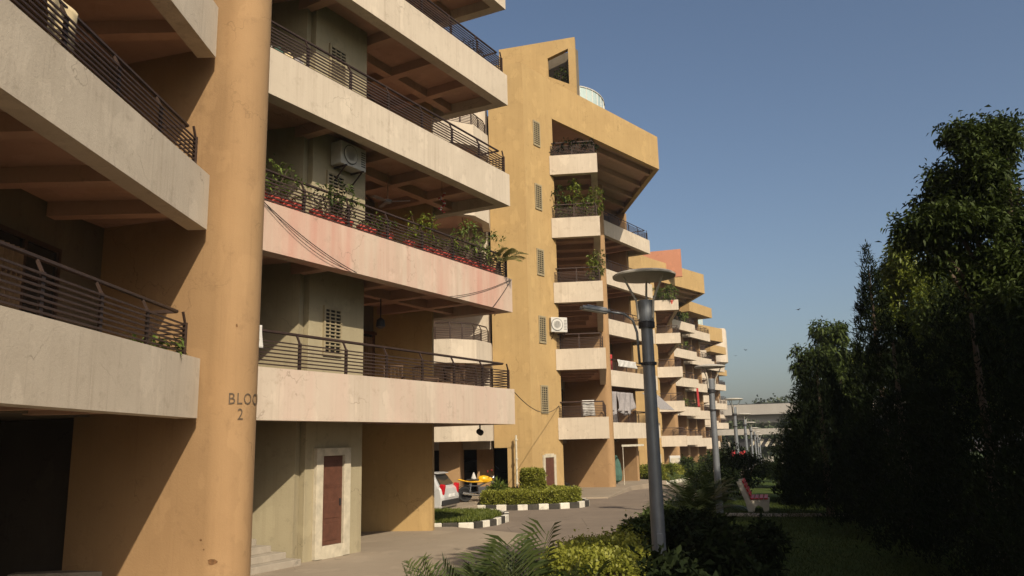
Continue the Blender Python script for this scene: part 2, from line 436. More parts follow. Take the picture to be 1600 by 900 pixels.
def ac_unit(loc, face, label, w=.85, h=.58, d=.32, bracket=True):
    """outdoor air conditioner, face = plan unit vector the fan looks towards"""
    e = empty('air_conditioner', loc, label, 'air conditioner', 'outdoor air conditioner units')
    fz = math.atan2(face[1], face[0])+math.pi/2; f = Vector((face[0], face[1], 0)); a = Vector((-f.y, f.x, 0)); L = Vector(loc)
    MB().box(L+Vector((0, 0, h/2)), (w, d, h), fz).build('casing', 'ac_white', e, bevel=.02)
    fc = L+f*(d/2+.004)-a*w*.14+Vector((0, 0, h/2))
    MB().lathe([(.0, 0), (h*.40, 0), (h*.42, .012), (0, .012)], fc, 24, f).build('fan_grille', 'ac_dark', e)
    g = MB()
    for rr in (.14, .24, .36): g.lathe([(h*rr, .013), (h*rr+.012, .013), (h*rr+.012, .022), (h*rr, .022)], fc, 24, f)
    for k in range(6):
        t = a*math.cos(k*math.pi/6)+Vector((0, 0, 1))*math.sin(k*math.pi/6)
        g.tube([fc+f*.018-t*h*.4, fc+f*.018+t*h*.4], .005, 4)
    g.build('grille_wires', 'ac_white', e)
    v = MB()
    for k in range(7): v.box(L+f*(d/2+.004)+a*w*.37+Vector((0, 0, h*.2+k*h*.1)), (w*.16, .012, .018), fz)
    v.build('vent', 'ac_dark', e)
    if bracket:
        for s in (-1, 1):
            b = MB(); B_ = L+a*s*w*.33
            b.box(B_-Vector((0, 0, .02)), (.035, d*1.3, .035), fz); b.tube([B_-f*d*.6-Vector((0, 0, .35)), B_+f*d*.5-Vector((0, 0, .03))], .018, 4)
            b.build('bracket', 'rail_metal', e)
    return e
def zb(k): return 2.8+3.1*k
def fin(root, N, back, r, z0, z1, mat='fin_wall', name='column'):
    """wall with a rounded nose at N running back to `back`"""
    N = V2(N); B = V2(back); d = (N-B).normalized(); n = Vector((-d.y, d.x)); pl = [B-n*r, N-n*r]
    for k in range(1, 24):
        a = -math.pi/2+math.pi*k/24; pl.append(N+n*r*math.sin(a)+d*r*math.cos(a))
    pl += [N+n*r, B+n*r]
    m = MB(); m.prism(pl, z0, z1); o = m.build(name, mat, root)
    for p in o.data.polygons:
        if abs(p.normal.z) < .5: p.use_smooth = True
    md = o.modifiers.new('es', 'EDGE_SPLIT'); md.split_angle = R(30)
    return o

# ---------------------------------------------------------------- the near block (BLOCK 2)
D2 = V2((-4.62, 14.2)); U2 = V2((.505, .863)).normalized(); W2 = Vector((U2.y, -U2.x))
def P2(u, v): return D2+U2*u+W2*v
N2 = (-4.78, 13.38)
b2 = empty('apartment_block', (-8, 16, 0), 'near tan apartment block with cream balconies and rounded column reading BLOCK 2', 'apartment block', 'apartment blocks along the street')
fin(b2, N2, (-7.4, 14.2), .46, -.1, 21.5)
FB2 = (-7.15, 14.0)
# lettering wrapped round the column
def lettering(root, txt, ang0, zc, size, N, r, name, sx=.8):
    cu = bpy.data.curves.new(name, 'FONT'); cu.body = txt; cu.size = size; cu.align_x = 'LEFT'; cu.space_character = 1.12; cu.resolution_u = 3
    to = bpy.data.objects.new(name, cu); COL.objects.link(to)
    dg = bpy.context.evaluated_depsgraph_get(); me = bpy.data.meshes.new_from_object(to.evaluated_get(dg))
    bpy.data.objects.remove(to)
    off = root_loc(root)
    for v in me.vertices:
        a = ang0+v.co.x*sx/r; rr = r+.012
        v.co = Vector((N[0]+rr*math.cos(a), N[1]+rr*math.sin(a), zc+v.co.y))-off
    me.materials.clear(); me.materials.append(MATS['letter_paint'])
    o = bpy.data.objects.new(name, me); COL.objects.link(o); o.parent = root; return o
lettering(b2, 'BLOCK', R(-71), 3.02, .26, N2, .46, 'lettering')
lettering(b2, '2', R(-52), 2.77, .26, N2, .46, 'lettering')
def chip(root, ang, z, ra, rb, seed):
    g = random.Random(seed); pts = [(math.cos(t*.5236)*ra*g.uniform(.6, 1.2), math.sin(t*.5236)*rb*g.uniform(.6, 1.2)) for t in range(12)]; m = MB()
    vs = [(N2[0]+.466*math.cos(ang+x/.46), N2[1]+.466*math.sin(ang+x/.46), z+y_) for x, y_ in pts]; m.add(vs, [tuple(range(12))]); return m.build('plaster_chip', 'chip_brown', root)
for i, (an, z, ra, rb) in enumerate([(-86, .60, .075, .045), (-112, .92, .025, .018), (-118, .62, .022, .02), (-104, .78, .015, .013), (-60, 4.3, .02, .03)]): chip(b2, R(an), z, ra, rb, i)
# core walls
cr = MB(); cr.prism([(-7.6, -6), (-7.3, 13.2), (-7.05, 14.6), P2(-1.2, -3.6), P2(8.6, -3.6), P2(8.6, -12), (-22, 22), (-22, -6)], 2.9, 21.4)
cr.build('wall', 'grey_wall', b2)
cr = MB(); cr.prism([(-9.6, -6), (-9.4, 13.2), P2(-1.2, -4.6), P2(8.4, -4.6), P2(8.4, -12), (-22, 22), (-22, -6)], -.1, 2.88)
cr.build('wall', 'shade_wall', b2)
cr = MB(); cr.wall((-7.15, 14.2), (-9.7, 14.9), .3, -.1, 2.88); cr.build('wall', 'shade_wall', b2)
# bathroom shaft with ventilators, beside the lobby wall
sh = MB(); sh.prism([P2(2.35, -1.05), P2(4.1, -1.05), P2(4.1, -3.58), P2(2.35, -3.58)], -.1, 21.3); sh.build('shaft_wall', 'beige_wall', b2, bevel=.01)
lw = MB(); lw.wall(P2(2.34, -1.2), (-6.6, 17.3), .2, -.1, 21.2, side=-1); lw.build('lobby_wall', 'beige_wall', b2)
ew = MB(); q = P2(8.35, -2.15); ew.wall(q, (q.x-3.2, q.y+.35), .24, -.1, 21.1, side=-1); ew.build('end_wall', 'tan_wall', b2)
for k in range(0, 5):
    c = P2(3.05, -1.05); louvre_window(b2, (c.x, c.y, zb(k)+2.0), U2, .52, 1.04, 13, k in (0, 1, 2, 3)) if True else 0
# service door on the ground floor
dcen = P2(3.12, -1.05)
fz2 = math.atan2(U2.y, U2.x)
fr = MB()
for s in (-1, 1): fr.box(Vector((*(dcen+U2*s*.42+W2*.04), 1.16)), (.2, .10, 2.24), fz2)
fr.box(Vector((*(dcen+W2*.041), 2.2)), (.64, .098, .16), fz2); fr.box(Vector((*(dcen+W2*.042), .16)), (.64, .096, .26), fz2)
df = fr.build('door_frame', 'door_frame', b2, bevel=.008)
dd = MB()
dd.box(Vector((*(dcen+W2*.01), 1.205)), (.63, .03, 1.82), fz2); dd.box(Vector((*(dcen+W2*.014), 1.48)), (.62, .034, .04), fz2)
ddo = dd.build('door', 'brown_door', b2)
for zz in (.55, 1.0, 1.75): MB().box(Vector((*(dcen-U2*.0+W2*.028), zz)), (.46, .012, .34 if zz != 1.75 else .5), fz2).build('panel', 'brown_door', ddo, bevel=.005)
for zz in (.5, 1.2, 1.9): MB().box(Vector((*(dcen-U2*.29+W2*.03), zz)), (.04, .02, .10), fz2).build('hinge', 'dark_metal', ddo)
MB().box(Vector((*(dcen+U2*.24+W2*.04), 1.15)), (.03, .04, .14), fz2).build('door_handle', 'dark_metal', ddo)
# right wing balconies
Ie = P2(4, -6)
E2 = P2(9.15, 0); F2 = E2+V2(dirv(-63).xy)*4.2
for k in range(5):
    z = zb(k)
    beams = [(P2(u, -.3), P2(u, -3.6)) for u in (.6, 2.2, 4.35, 6.0, 7.6)]+[(P2(4.1, -1.85), P2(8.9, -1.85))]
    rp = offset([P2(-.1, 0), E2, F2], .11, Ie); 
    balcony(b2, [P2(-.35, 0), E2, F2], [P2(-.35, -3.6), F2+V2(dirv(210).xy)*.0], z, Ie, beams, ['cream_faint', 'cream_pink', 'cream', 'cream', 'cream'][k], [[rp[0], rp[1], rp[1].lerp(rp[2], .5)]],
            label='cream balcony parapet with pink stains' if k in (0, 1) else None)
for k in range(5):
    for (u0, u1) in ((4.5, 6.3), (6.6, 8.1)):
        z = zb(k); w = MB(); w.wall(P2(u0, -3.6), P2(u1, -3.6), .05, z+.46, z+2.65, side=1); g = w.build('glass_door', 'dark_glass', b2)
        f = MB()
        for uu in (u0, (u0+u1)/2, u1): f.wall(P2(uu-.035, -3.6), P2(uu+.035, -3.6), .1, z+.46, z+2.68, side=1)
        f.wall(P2(u0+.036, -3.6), P2(u1-.036, -3.6), .096, z+2.58, z+2.66, side=1); f.build('frame', 'brown_door', g)
        def cf(a, b, u0=u0, u1=u1, z=z):
            q_ = P2(u0+.08+a*(u1-u0)*.40, -3.49+.03*math.sin(a*38)); return (q_.x, q_.y, z+.5+b*2.0)
        cu = MB(); cu.grid(cf, 40, 1); cu.build('curtain', 'curtain', g)
lg = MB(); lg.prism([P2(0, -.145), P2(9.0, -.145), P2(8.9, -.5), P2(0, -.5)], zb(1)+.87, zb(1)+.945); lg.build('planter_ledge', 'cream', b2)
# left wing balconies
for k in range(4):
    z = zb(k); B, C = (-5.06, -4.0), (-5.06, 12.82)
    beams = [((-5.3, yy), (-7.4, yy)) for yy in (1.6, 3.4, 5.2, 7.0, 8.8, 10.6, 12.2)]
    balcony(b2, [B, C], [(-7.4, -4.0), (-7.4, 13.8), (-5.4, 13.1)], z, (-7, 5), beams, 'cream', [[(-5.17, 2.2), (-5.17, 12.45), (-5.75, 12.5)]])
    # glazed doors and curtains on the inner wall
    for (y0, y1) in ((8.2, 10.2), (10.6, 12.4), (3.5, 6.5)):
        xw = -7.31 if y0 > 8 else -7.42
        w = MB(); w.box((xw+.02, (y0+y1)/2, z+1.55), (.05, y1-y0, 2.2)); g = w.build('glass_door', 'dark_glass', b2)
        f = MB()
        for yy in (y0, (y0+y1)/2, y1): f.box((xw+.055, yy, z+1.55), (.06, .07, 2.24))
        f.box((xw+.052, (y0+y1)/2, z+2.68), (.06, y1-y0+.08, .07)); f.box((xw+.053, (y0+y1)/2, z+2.1), (.05, y1-y0, .05))
        f.build('frame', 'rail_metal', g)
        if y0 > 8 and k <= 1:
            cu = MB(); cu.grid(lambda a, b: (xw+.065+.025*math.sin(a*40), y0+.12+a*(y1-y0)*.42, z+.6+b*1.9), 40, 1); cu.build('curtain', 'curtain', g)
# roof over the near block
rf = MB(); rf.prism([(-7.6, -6), (-4.4, -6), (-4.4, 12), (-4.3, 14.5), P2(9.6, .5), P2(9.6, -12), (-22, 22), (-22, -6)], 21.5, 22.6); rf.build('roof', 'tan_wall', b2)
# steps by the column
def steps(root, base, along, back, n, w, tread, rise, mat='stone_step', shrink=.13):
    base = V2(base); a = V2(along).normalized(); bk = V2(back).normalized()
    for i in range(n):
        p = base+bk*tread*i-a*shrink*i
        m = MB(); m.prism([p, p-a*(w-shrink*i), p-a*(w-shrink*i)+bk*(tread*(n-i)), p+bk*(tread*(n-i))], .0+rise*i, rise*(i+1)-.002*0)
        m.build('step', mat, root, bevel=.01)
for (base, al, bk, n, w, z0, lab) in (((-4.28, 16.42), (.505, .863), (-.863, .505), 4, 2.0, .02, 'pale stone entrance steps between the round column and the brown door'),
                                      ((-6.25, 13.0), (1, .1), (-.1, 1), 3, 1.9, .02, 'pale stone steps on the left of the round column, at the frame edge')):
    st = empty('entrance_steps', (base[0], base[1], z0), lab, 'steps')
    steps(st, base, al, bk, n, w, .28, .13)
    for c in [x for x in COL.objects if x.parent == st]: c.location.z = z0

# ---------------------------------------------------------------- the generic block further down the street
def block(label, sx, sy, dz, sep, pent, louv=True):
    S = V2((sx, sy))
    def Q(x, y): return V2((x, y))+S
    A, B, C = Q(1.93, 36.25), Q(4.18, 36.0), Q(5.32, 46.6)
    N = Q(5.35, 47.05); G = Q(2.9, 47.9)
    D, E = Q(5.5, 47.3), Q(9.54, 53.25); U = (E-D).normalized(); Wn = Vector((U.y, -U.x))
    def P(u, v): return D+U*u+Wn*v
    F = E+V2(dirv(-62).xy)*3.4
    L = (E-D).length
    z0 = dz-1.6
    bl = empty('apartment_block', (A.x, A.y, dz), label, 'apartment block', 'apartment blocks along the street')
    K, Rr, Tl = Q(.7, 34.6), Q(2.13, 36.55), Q(-.92, 34.95)
    ztop = zb(5)-.13+dz+2.0; zr = zb(5)-.13+dz
    # tower: two facets, notched at the ground floor for the parking bay
    m = MB(); m.prism([K, Rr, Q(2.0, 38.4), Q(-.3, 38.4), Q(-.36, 34.85)], z0, 2.5+dz); m.build('tower_wall', 'tan_wall', bl)
    m = MB(); m.prism([K, Rr, Q(2.0, 38.4), Q(-1.0, 38.4), Tl], 2.5+dz, ztop-.002); m.build('tower_wall', 'tan_wall', bl)
    t = (Rr-K).normalized()
    for k in range(5):
        c = K+t*1.02; louvre_window(bl, (c.x, c.y, zb(k)+dz+1.75), t, .5, 1.18, 12, False, 3)
    # ground floor door of the tower
    c = K+t*1.25; fzt = math.atan2(t.y, t.x); nrm = Vector((t.y, -t.x)); f = MB()
    for s in (-1, 1): f.box(Vector((*(c+t*s*.42+nrm*.02), dz+.9)), (.16, .07, 2.5), fzt)
    f.box(Vector((*(c+nrm*.021), dz+2.12)), (.68, .068, .16), fzt); f.build('door_frame', 'door_frame', bl)
    MB().box(Vector((*(c+nrm*.012), dz+.85)), (.68, .03, 2.38), fzt).build('door', 'brown_door', bl)
    # core masses
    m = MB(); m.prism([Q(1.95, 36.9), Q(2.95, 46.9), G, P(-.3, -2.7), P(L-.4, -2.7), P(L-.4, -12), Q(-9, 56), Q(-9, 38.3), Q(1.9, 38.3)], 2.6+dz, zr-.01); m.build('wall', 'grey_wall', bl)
    m = MB(); m.prism([Q(1.0, 38.6), Q(1.9, 46.9), P(-.3, -3.2), P(L-.6, -3.2), P(L-.6, -12), Q(-9, 56), Q(-9, 42), Q(1.0, 42)], z0, 2.58+dz); m.build('wall', 'shade_wall', bl)
    m = MB(); m.prism([Q(-1.0, 35.3), Q(-1.0, 38.25), Q(-9, 38.25), Q(-9, 35.2)], 2.45+dz, zr-.02); m.build('wall', 'salmon_wall' if False else 'cream', bl)
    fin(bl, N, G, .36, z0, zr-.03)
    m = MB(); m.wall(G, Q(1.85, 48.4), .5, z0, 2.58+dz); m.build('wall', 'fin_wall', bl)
    # left wing
    for k in range(5):
        z = zb(k)+dz
        bm = [(Q(4.1, 37.2+1.75*i), Q(1.9, 37.4+1.75*i)) for i in range(5)]
        rp = offset([A, B, C], .11, Q(2, 42))
        balcony(bl, [A, B, C], [Q(1.95, 36.9), Q(2.95, 47.6), Q(5.0, 46.9)], z, Q(2, 42), bm, 'cream', [[rp[0], rp[1], rp[2]]], sep, step=1.2)
        for (a0, a1) in ((.12, .36), (.5, .8)):
            p, q_ = Q(1.96, 36.9).lerp(Q(2.96, 46.9), a0), Q(1.96, 36.9).lerp(Q(2.96, 46.9), a1)
            m = MB(); m.wall(p, q_, .06, z+.5, z+2.6, side=1); m.build('glass_door', 'dark_glass', bl)
    # right wing
    for k in range(5):
        z = zb(k)+dz
        bm = [(P(u, -.3), P(u, -2.7)) for u in (.9, 2.4, 3.9, 5.4)]
        rp = offset([P(.1, 0), E, F], .11, P(3, -5))
        balcony(bl, [P(-.2, 0), E, F], [P(-.2, -2.7), F], z, P(3, -5), bm, 'cream', [[rp[0], rp[1], rp[1].lerp(rp[2], .9)]], sep)
        p, q_ = P(1.2, -2.7), P(3.6, -2.7)
        m = MB(); m.wall(p, q_, .06, z+.5, z+2.6, side=1); m.build('glass_door', 'dark_glass', bl)
    if not sep:
        for k in range(5):
            z = zb(k)+dz-.25; a0, a1 = P(L+.7, -.9), P(L+7.0, -.9); a2 = a1+V2(dirv(-62).xy)*3.0
            rp = offset([a0, a1, a2], .11, P(L+3, -6))
            balcony(bl, [P(L+.7, -3.2), a0, a1, a2], [P(L+.7, -3.4), a2], z, P(L+3, -6), [], 'cream', [[rp[0], rp[1], rp[2]]], False)
        m = MB(); m.prism([P(L+.5, -3.3), P(L+6.2, -3.3), P(L+6.2, -9), P(L+.5, -9)], z0, zr-.3); m.build('wall', 'grey_wall', bl)
        for uu in (.9, 3.4, 5.9):
            m = MB(); m.wall(P(L+uu, -1.9), P(L+uu, -3.6), .35, z0, zr-.3); m.build('partition_wall', 'fin_wall', bl)
        m = MB(); m.prism([P(L+.2, -.6), P(L+7.4, -.6), P(L+7.4, -9), P(L+.2, -9)], zr-.3, zr+.9); m.build('roof', 'tan_wall', bl)
    m = MB(); m.wall(P(L-.9, -1.3), P(L-.9, -5), .3, z0, zr-.04, side=0); m.build('end_wall', 'fin_wall', bl)
    m = MB(); m.wall(P(L*.42, -1.7), P(L*.42, -3.3), .3, z0, zr-.04, side=0); m.build('partition_wall', 'fin_wall', bl)
    # bow-fronted balconies left of the tower
    for k in range(5):
        z = zb(k)+dz; pl = [Q(-4.6, 33.0), Q(-3.2, 31.75), Q(-2.5, 31.7), Q(-1.5, 32.25), Q(-.93, 33.5), Q(-.93, 34.93)]
        rp = offset(pl, .11, Q(-3, 37))
        balcony(bl, pl, [Q(-4.6, 35.3), Q(-.98, 35.3)], z, Q(-3, 37), [(Q(-2.2, 32.2), Q(-2.2, 35.3))], 'cream', [rp[1:5]], sep, step=.7)
    # parking bay pillars
    m = MB(); m.prism([Q(-3.15, 33.4), Q(-2.3, 33.4), Q(-2.3, 36), Q(-3.15, 36)], z0, 2.9+dz); m.build('pillar', 'salmon_wall' if False else 'fin_wall', bl)
    m = MB(); m.prism([Q(-1.75, 36.5), Q(-1.0, 36.5), Q(-1.0, 38), Q(-1.75, 38)], z0, 2.5+dz); m.build('pillar', 'fin_wall', bl)
    # roof: deep tan edge beam running out to a pointed tip, ribbed soffit
    T = Q(8.75, 44.35); T2 = T+V2(dirv(-5).xy)*13.5
    be = MB(); ins = Q(2, 50)
    p0, p1, p2 = K, T, T2; o_ = offset([p0, p1, p2], .3, ins)
    be.prism([Rr, p1, o_[1], Rr.lerp(Q(2, 38.4), .15)], zr, ztop); be.prism([p1, p2, o_[2], o_[1]], zr, ztop)
    be.build('roof_beam', 'tan_wall', bl)
    rs = MB(); rs.prism([o_[1], o_[2], Q(-8, 60), Q(-8, 37.5), Q(2.0, 37.5)], zr+.35, zr+.6)
    for i in range(6):
        a = o_[1].lerp(o_[2], (i+.5)/6); bq = a+V2(dirv(-139).xy)*(7.2 if i < 4 else 5)
        rs.wall(a, bq, .26, zr+.04, zr+.36)
    rs.build('roof_soffit', 'soffit', bl)
    # penthouse wall with an opening, and the glass balustrade behind it
    if pent:
        mat, px0, px1, zt0, zt1 = pent
        a = Q(px0, 39.0); b_ = Q(px1, 38.2); zt = ztop
        m = MB(); d = (b_-a)
        def H(s): return zt0+(zt1-zt0)*s+dz
        def pc(s0, s1, za, zb_):
            p, q_ = a+d*s0, a+d*s1; n = Vector((d.y, -d.x)).normalized()*.3
            vs = [(p.x, p.y, za(s0)), (q_.x, q_.y, za(s1)), (q_.x, q_.y, zb_(s1)), (p.x, p.y, zb_(s0))]
            vs += [(v[0]-n.x, v[1]-n.y, v[2]) for v in vs]
            m.add(vs, [(0, 1, 2, 3), (7, 6, 5, 4), (0, 4, 5, 1), (1, 5, 6, 2), (2, 6, 7, 3), (3, 7, 4, 0)])
        lo = lambda s: zr+.61
        if sep:
            pc(0, .64, lo, H); pc(.91, 1.0, lo, H)
            pc(.64, .91, lo, lambda s: ztop+1.15-(s-.64)/.27*.55); pc(.64, .91, lambda s: H(.64)-.95+(s-.64)/.27*.42, H)
        else: pc(0, 1, lo, H)
        m.build('penthouse_wall', mat, bl)
        if sep:
            m = MB(); n2 = Vector((d.y, -d.x)).normalized(); m.wall(a+d*.45-n2*1.6, a+d*.99-n2*1.1, .2, zr+.61, zt1+dz-.25); m.wall(a+d*.93-n2*.32, a+d*.99-n2*1.0, .2, zr+.62, zt1+dz-.3); m.build('penthouse_back_wall', 'grey_wall', bl)
        m = MB(); n_ = 18; cx, cy = Q(3.3, 43.0)
        m.grid(lambda s, t_: (cx+2.2*math.cos(R(-75+95*s)), cy+3.2*math.sin(R(-75+95*s)), ztop-.4+t_*1.6), n_, 1)
        g = m.build('glass_balustrade', 'roof_glass', bl, thick=.02)
        m = MB()
        pts = [(cx+2.2*math.cos(R(-75+95*i/n_)), cy+3.2*math.sin(R(-75+95*i/n_)), ztop+1.22) for i in range(n_+1)]
        m.tube(pts, .05, 6)
        for i in range(0, n_+1, 2): m.tube([(pts[i][0], pts[i][1], ztop-.4), pts[i]], .03, 4)
        m.build('handrail', 'ac_white', g)
    # stairs at the fin
    for i in range(4):
        p = Q(3.5-.25*i, 46.0+.12*i); m = MB(); m.prism([p, p+V2((-1.6+.25*i, .5)), p+V2((-1.6+.25*i, 1.2)), p+V2((0, 1.0))], dz-.6, dz+.05+.16*i); m.build('step', 'stone_step', bl)
    return bl
DZ3 = -.4
b3 = block('tan block with the slatted tower and pointed roof right behind the near block', 0, 0, DZ3, True, ('tan_wall', -.4, 3.55, 23.15, 23.35))
b4 = block('third tan block along the street with a salmon penthouse on its roof', 11.2, 36.8, -1.15, False, ('salmon_wall', .8, 5.2, 21.35, 21.5))
def drop_part(o, nm):
    for c in [x for x in COL.objects if x.parent == o and x.name.startswith(nm)]: bpy.data.objects.remove(c)
b5 = copy_tree(b4); b5.location += Vector((11.2, 36.8, -.75)); b5['label'] = 'small far block seen past the pointed roof of the third one'; drop_part(b5, 'penthouse_wall')
b6 = copy_tree(b4); b6.location += Vector((20.9, 73.6, -1.5)); b6['label'] = 'last and farthest apartment block, next to the pale round tower and viaduct'; drop_part(b6, 'penthouse_wall')

# ================================================================ VEGETATION
def crown_points(n, c, rad, lumps, seed, hollow=.55, lr0=.28, lr1=.5):
    """clump centres spread through an uneven crown: union of lobes round an ellipsoid"""
    g = np.random.default_rng(seed); c = np.array(c); rad = np.array(rad)
    lob = unit(g.normal(0, 1, (lumps, 3)))*g.uniform(.35, .8, (lumps, 1)); lr = g.uniform(lr0, lr1, lumps)
    k = g.integers(0, lumps, n); d = unit(g.normal(0, 1, (n, 3))); r = g.uniform(hollow, 1.0, (n, 1))**.6
    p = lob[k]+d*r*lr[k][:, None]
    return c+p*rad, d
def foliage(name, P, N, per, L, Wd, mat, parent, spread=.18, droop=.25, out=.6, seed=1, kind='stuff', up=0.0, tint_bias=0.0):
    """per leaves in a whorl at every point"""
    n = len(P); k = per
    Pp = np.repeat(P, k, 0)+RNG.normal(0, spread, (n*k, 3)); Dd = unit(np.repeat(N, k, 0)*out+rdir(n*k)+np.array([0, 0, up]))
    Ls = L*RNG.uniform(.65, 1.25, n*k)
    V, F = leaves(Pp, Dd, Ls, Ls*Wd/L, droop)
    t = np.clip(np.repeat(RNG.uniform(0, 1, n), k)*.55+RNG.uniform(0, .5, n*k)+tint_bias, 0, 1)
    return fastmesh(name, V, F, mat, parent, t, kind)
def trunk_mesh(base, h, r, limbs, seed, spread=1.2, top=None):
    g = random.Random(seed); m = MB(); base = Vector(base); pts = []; x = Vector((0, 0, 0))
    for i in range(7):
        pts.append(base+Vector((x.x, x.y, h*i/6))); x += Vector((g.uniform(-.1, .1), g.uniform(-.1, .1), 0))
    m.tube(pts, [r*(1-.11*i) for i in range(7)], 8)
    for i in range(limbs):
        s = pts[2+i % 4]; a = i*2.4+g.uniform(-.4, .4); ln = spread*g.uniform(.7, 1.2)
        e = s+Vector((math.cos(a)*ln, math.sin(a)*ln, h*.25*g.uniform(.6, 1.3)))
        m.tube([s, s.lerp(e, .5)+Vector((0, 0, .1)), e], [r*.45, r*.3, r*.12], 5)
    return m
def tree(name, base, h, rad, label, cat='tree', mat='leaf_tree', n=900, per=12, L=.2, Wd=.075, lumps=16, seed=1, group='garden trees', droop=.35, spread=.16, cz=None, tr=.16, out=.5, hollow=.5):
    e = empty(name, base, label, cat, group)
    trunk_mesh(base, h*.8, tr, 8, seed, rad[0]*.7).build('trunk', 'trunk', e, smooth=True)
    c = (base[0], base[1], base[2]+(cz if cz else h-rad[2]))
    P, N = crown_points(n, c, rad, lumps, seed, hollow=hollow)
    foliage('crown', P, N, per, L, Wd, mat, e, spread, droop, out)
    return e
def cone_tree(name, base, h, r, label, mat='leaf_dark', n=2500, per=8, L=.16, Wd=.05, seed=1, group='garden conifers', power=1.0, zmin=.05):
    e = empty(name, base, label, 'tree', group); b = np.array(base)
    MB().tube([base, (base[0], base[1], base[2]+h*.9)], [.12, .03], 7).build('trunk', 'trunk', e)
    g = np.random.default_rng(seed); t = 1-np.sqrt(g.uniform(0, 1, n)); t = zmin+(1-zmin)*t; a = g.uniform(0, 2*math.pi, n)
    prof = r*(1-t)**power*(1+.18*np.sin(a*5+t*17)+g.normal(0, .07, n)); rr = prof*g.uniform(.72, 1.05, n)
    P = b+np.stack([rr*np.cos(a), rr*np.sin(a), t*h], 1); N = np.stack([np.cos(a)*.5, np.sin(a)*.5, np.full(n, 1.1)], 1)
    foliage('crown', P, N, per, L, Wd, mat, e, .05, .0, .9)
    return e
def bush(name, base, rad, label, cat='shrub', mat='leaf_dark', n=900, per=9, L=.11, Wd=.05, lumps=9, seed=1, group=None, spread=.07, droop=.15, core=True):
    e = empty(name, base, label, cat, group); c = (base[0], base[1], base[2]+rad[2]*.9)
    st = MB(); g = random.Random(seed)
    for i in range(7):
        a = i*2.4; st.tube([base, (base[0]+rad[0]*.5*math.cos(a), base[1]+rad[1]*.5*math.sin(a), base[2]+rad[2]*1.2)], [.03, .012], 5)
    st.build('stems', 'trunk', e)
    P, N = crown_points(n, c, rad, lumps, seed, hollow=.35)
    P[:, 2] = np.maximum(P[:, 2], base[2]+.04)
    foliage('foliage', P, N, per, L, Wd, mat, e, spread, droop, .6)
    return e
def clipped(name, poly_fn, z0, h, n, label, mat='leaf_hedge', L=.055, Wd=.03, cat='hedge', group=None, loc=(0, 0, 0), core=None, per=5, wob=.03):
    """clipped hedge: poly_fn(a,b)->(x,y,side_out) samples; leaves over top and sides of a dark twiggy core"""
    e = empty(name, loc, label, cat, group)
    if core: core(e)
    P, N = poly_fn(n)
    P = P+RNG.normal(0, wob, P.shape)
    foliage('foliage', P, N, per, L, Wd, mat, e, .03, .05, .8, up=.25)
    return e
def hedge_poly(poly, z0, h):
    """sampler on the top and the sides of an extruded plan polygon"""
    poly = np.array(poly, float); nx = np.roll(poly, -1, 0); seg = nx-poly; ln = np.linalg.norm(seg, axis=1); per = ln.sum()
    xs = poly[:, 0]; ys = poly[:, 1]; area = .5*abs((xs*np.roll(ys, -1)-np.roll(xs, -1)*ys).sum()); sgn = np.sign((xs*np.roll(ys, -1)-np.roll(xs, -1)*ys).sum())
    def inside(q):
        r = np.zeros(len(q), bool); j = len(poly)-1
        for i in range(len(poly)):
            c = ((poly[i, 1] > q[:, 1]) != (poly[j, 1] > q[:, 1])) & (q[:, 0] < (poly[j, 0]-poly[i, 0])*(q[:, 1]-poly[i, 1])/(poly[j, 1]-poly[i, 1]+1e-12)+poly[i, 0])
            r ^= c; j = i
        return r
    def fn(n):
        nt_ = int(n*area/(area+per*h)); q = RNG.uniform(poly.min(0), poly.max(0), (nt_*4, 2)); q = q[inside(q)][:nt_]
        T = np.concatenate([q, (z0+h+.05*np.sin(q[:, :1]*3.1)*np.cos(q[:, 1:]*2.3))], 1); TN = np.tile([0, 0, 1.0], (len(T), 1))
        ns = n-nt_; k = RNG.choice(len(poly), ns, p=ln/per); s = RNG.uniform(0, 1, (ns, 1)); p = poly[k]+seg[k]*s
        zz = z0+h*RNG.uniform(0.02, 1, (ns, 1))
        nr = np.stack([seg[k][:, 1], -seg[k][:, 0]], 1)/ln[k][:, None]*sgn
        return np.concatenate([T, np.concatenate([p, zz], 1)]), np.concatenate([TN, np.concatenate([nr, np.zeros((ns, 1))], 1)])
    def core(e):
        c = poly.mean(0); MB().prism([tuple(c+(p-c)*.94) for p in poly], z0, z0+h*.94).build('twigs', 'soil', e)
    return fn, core
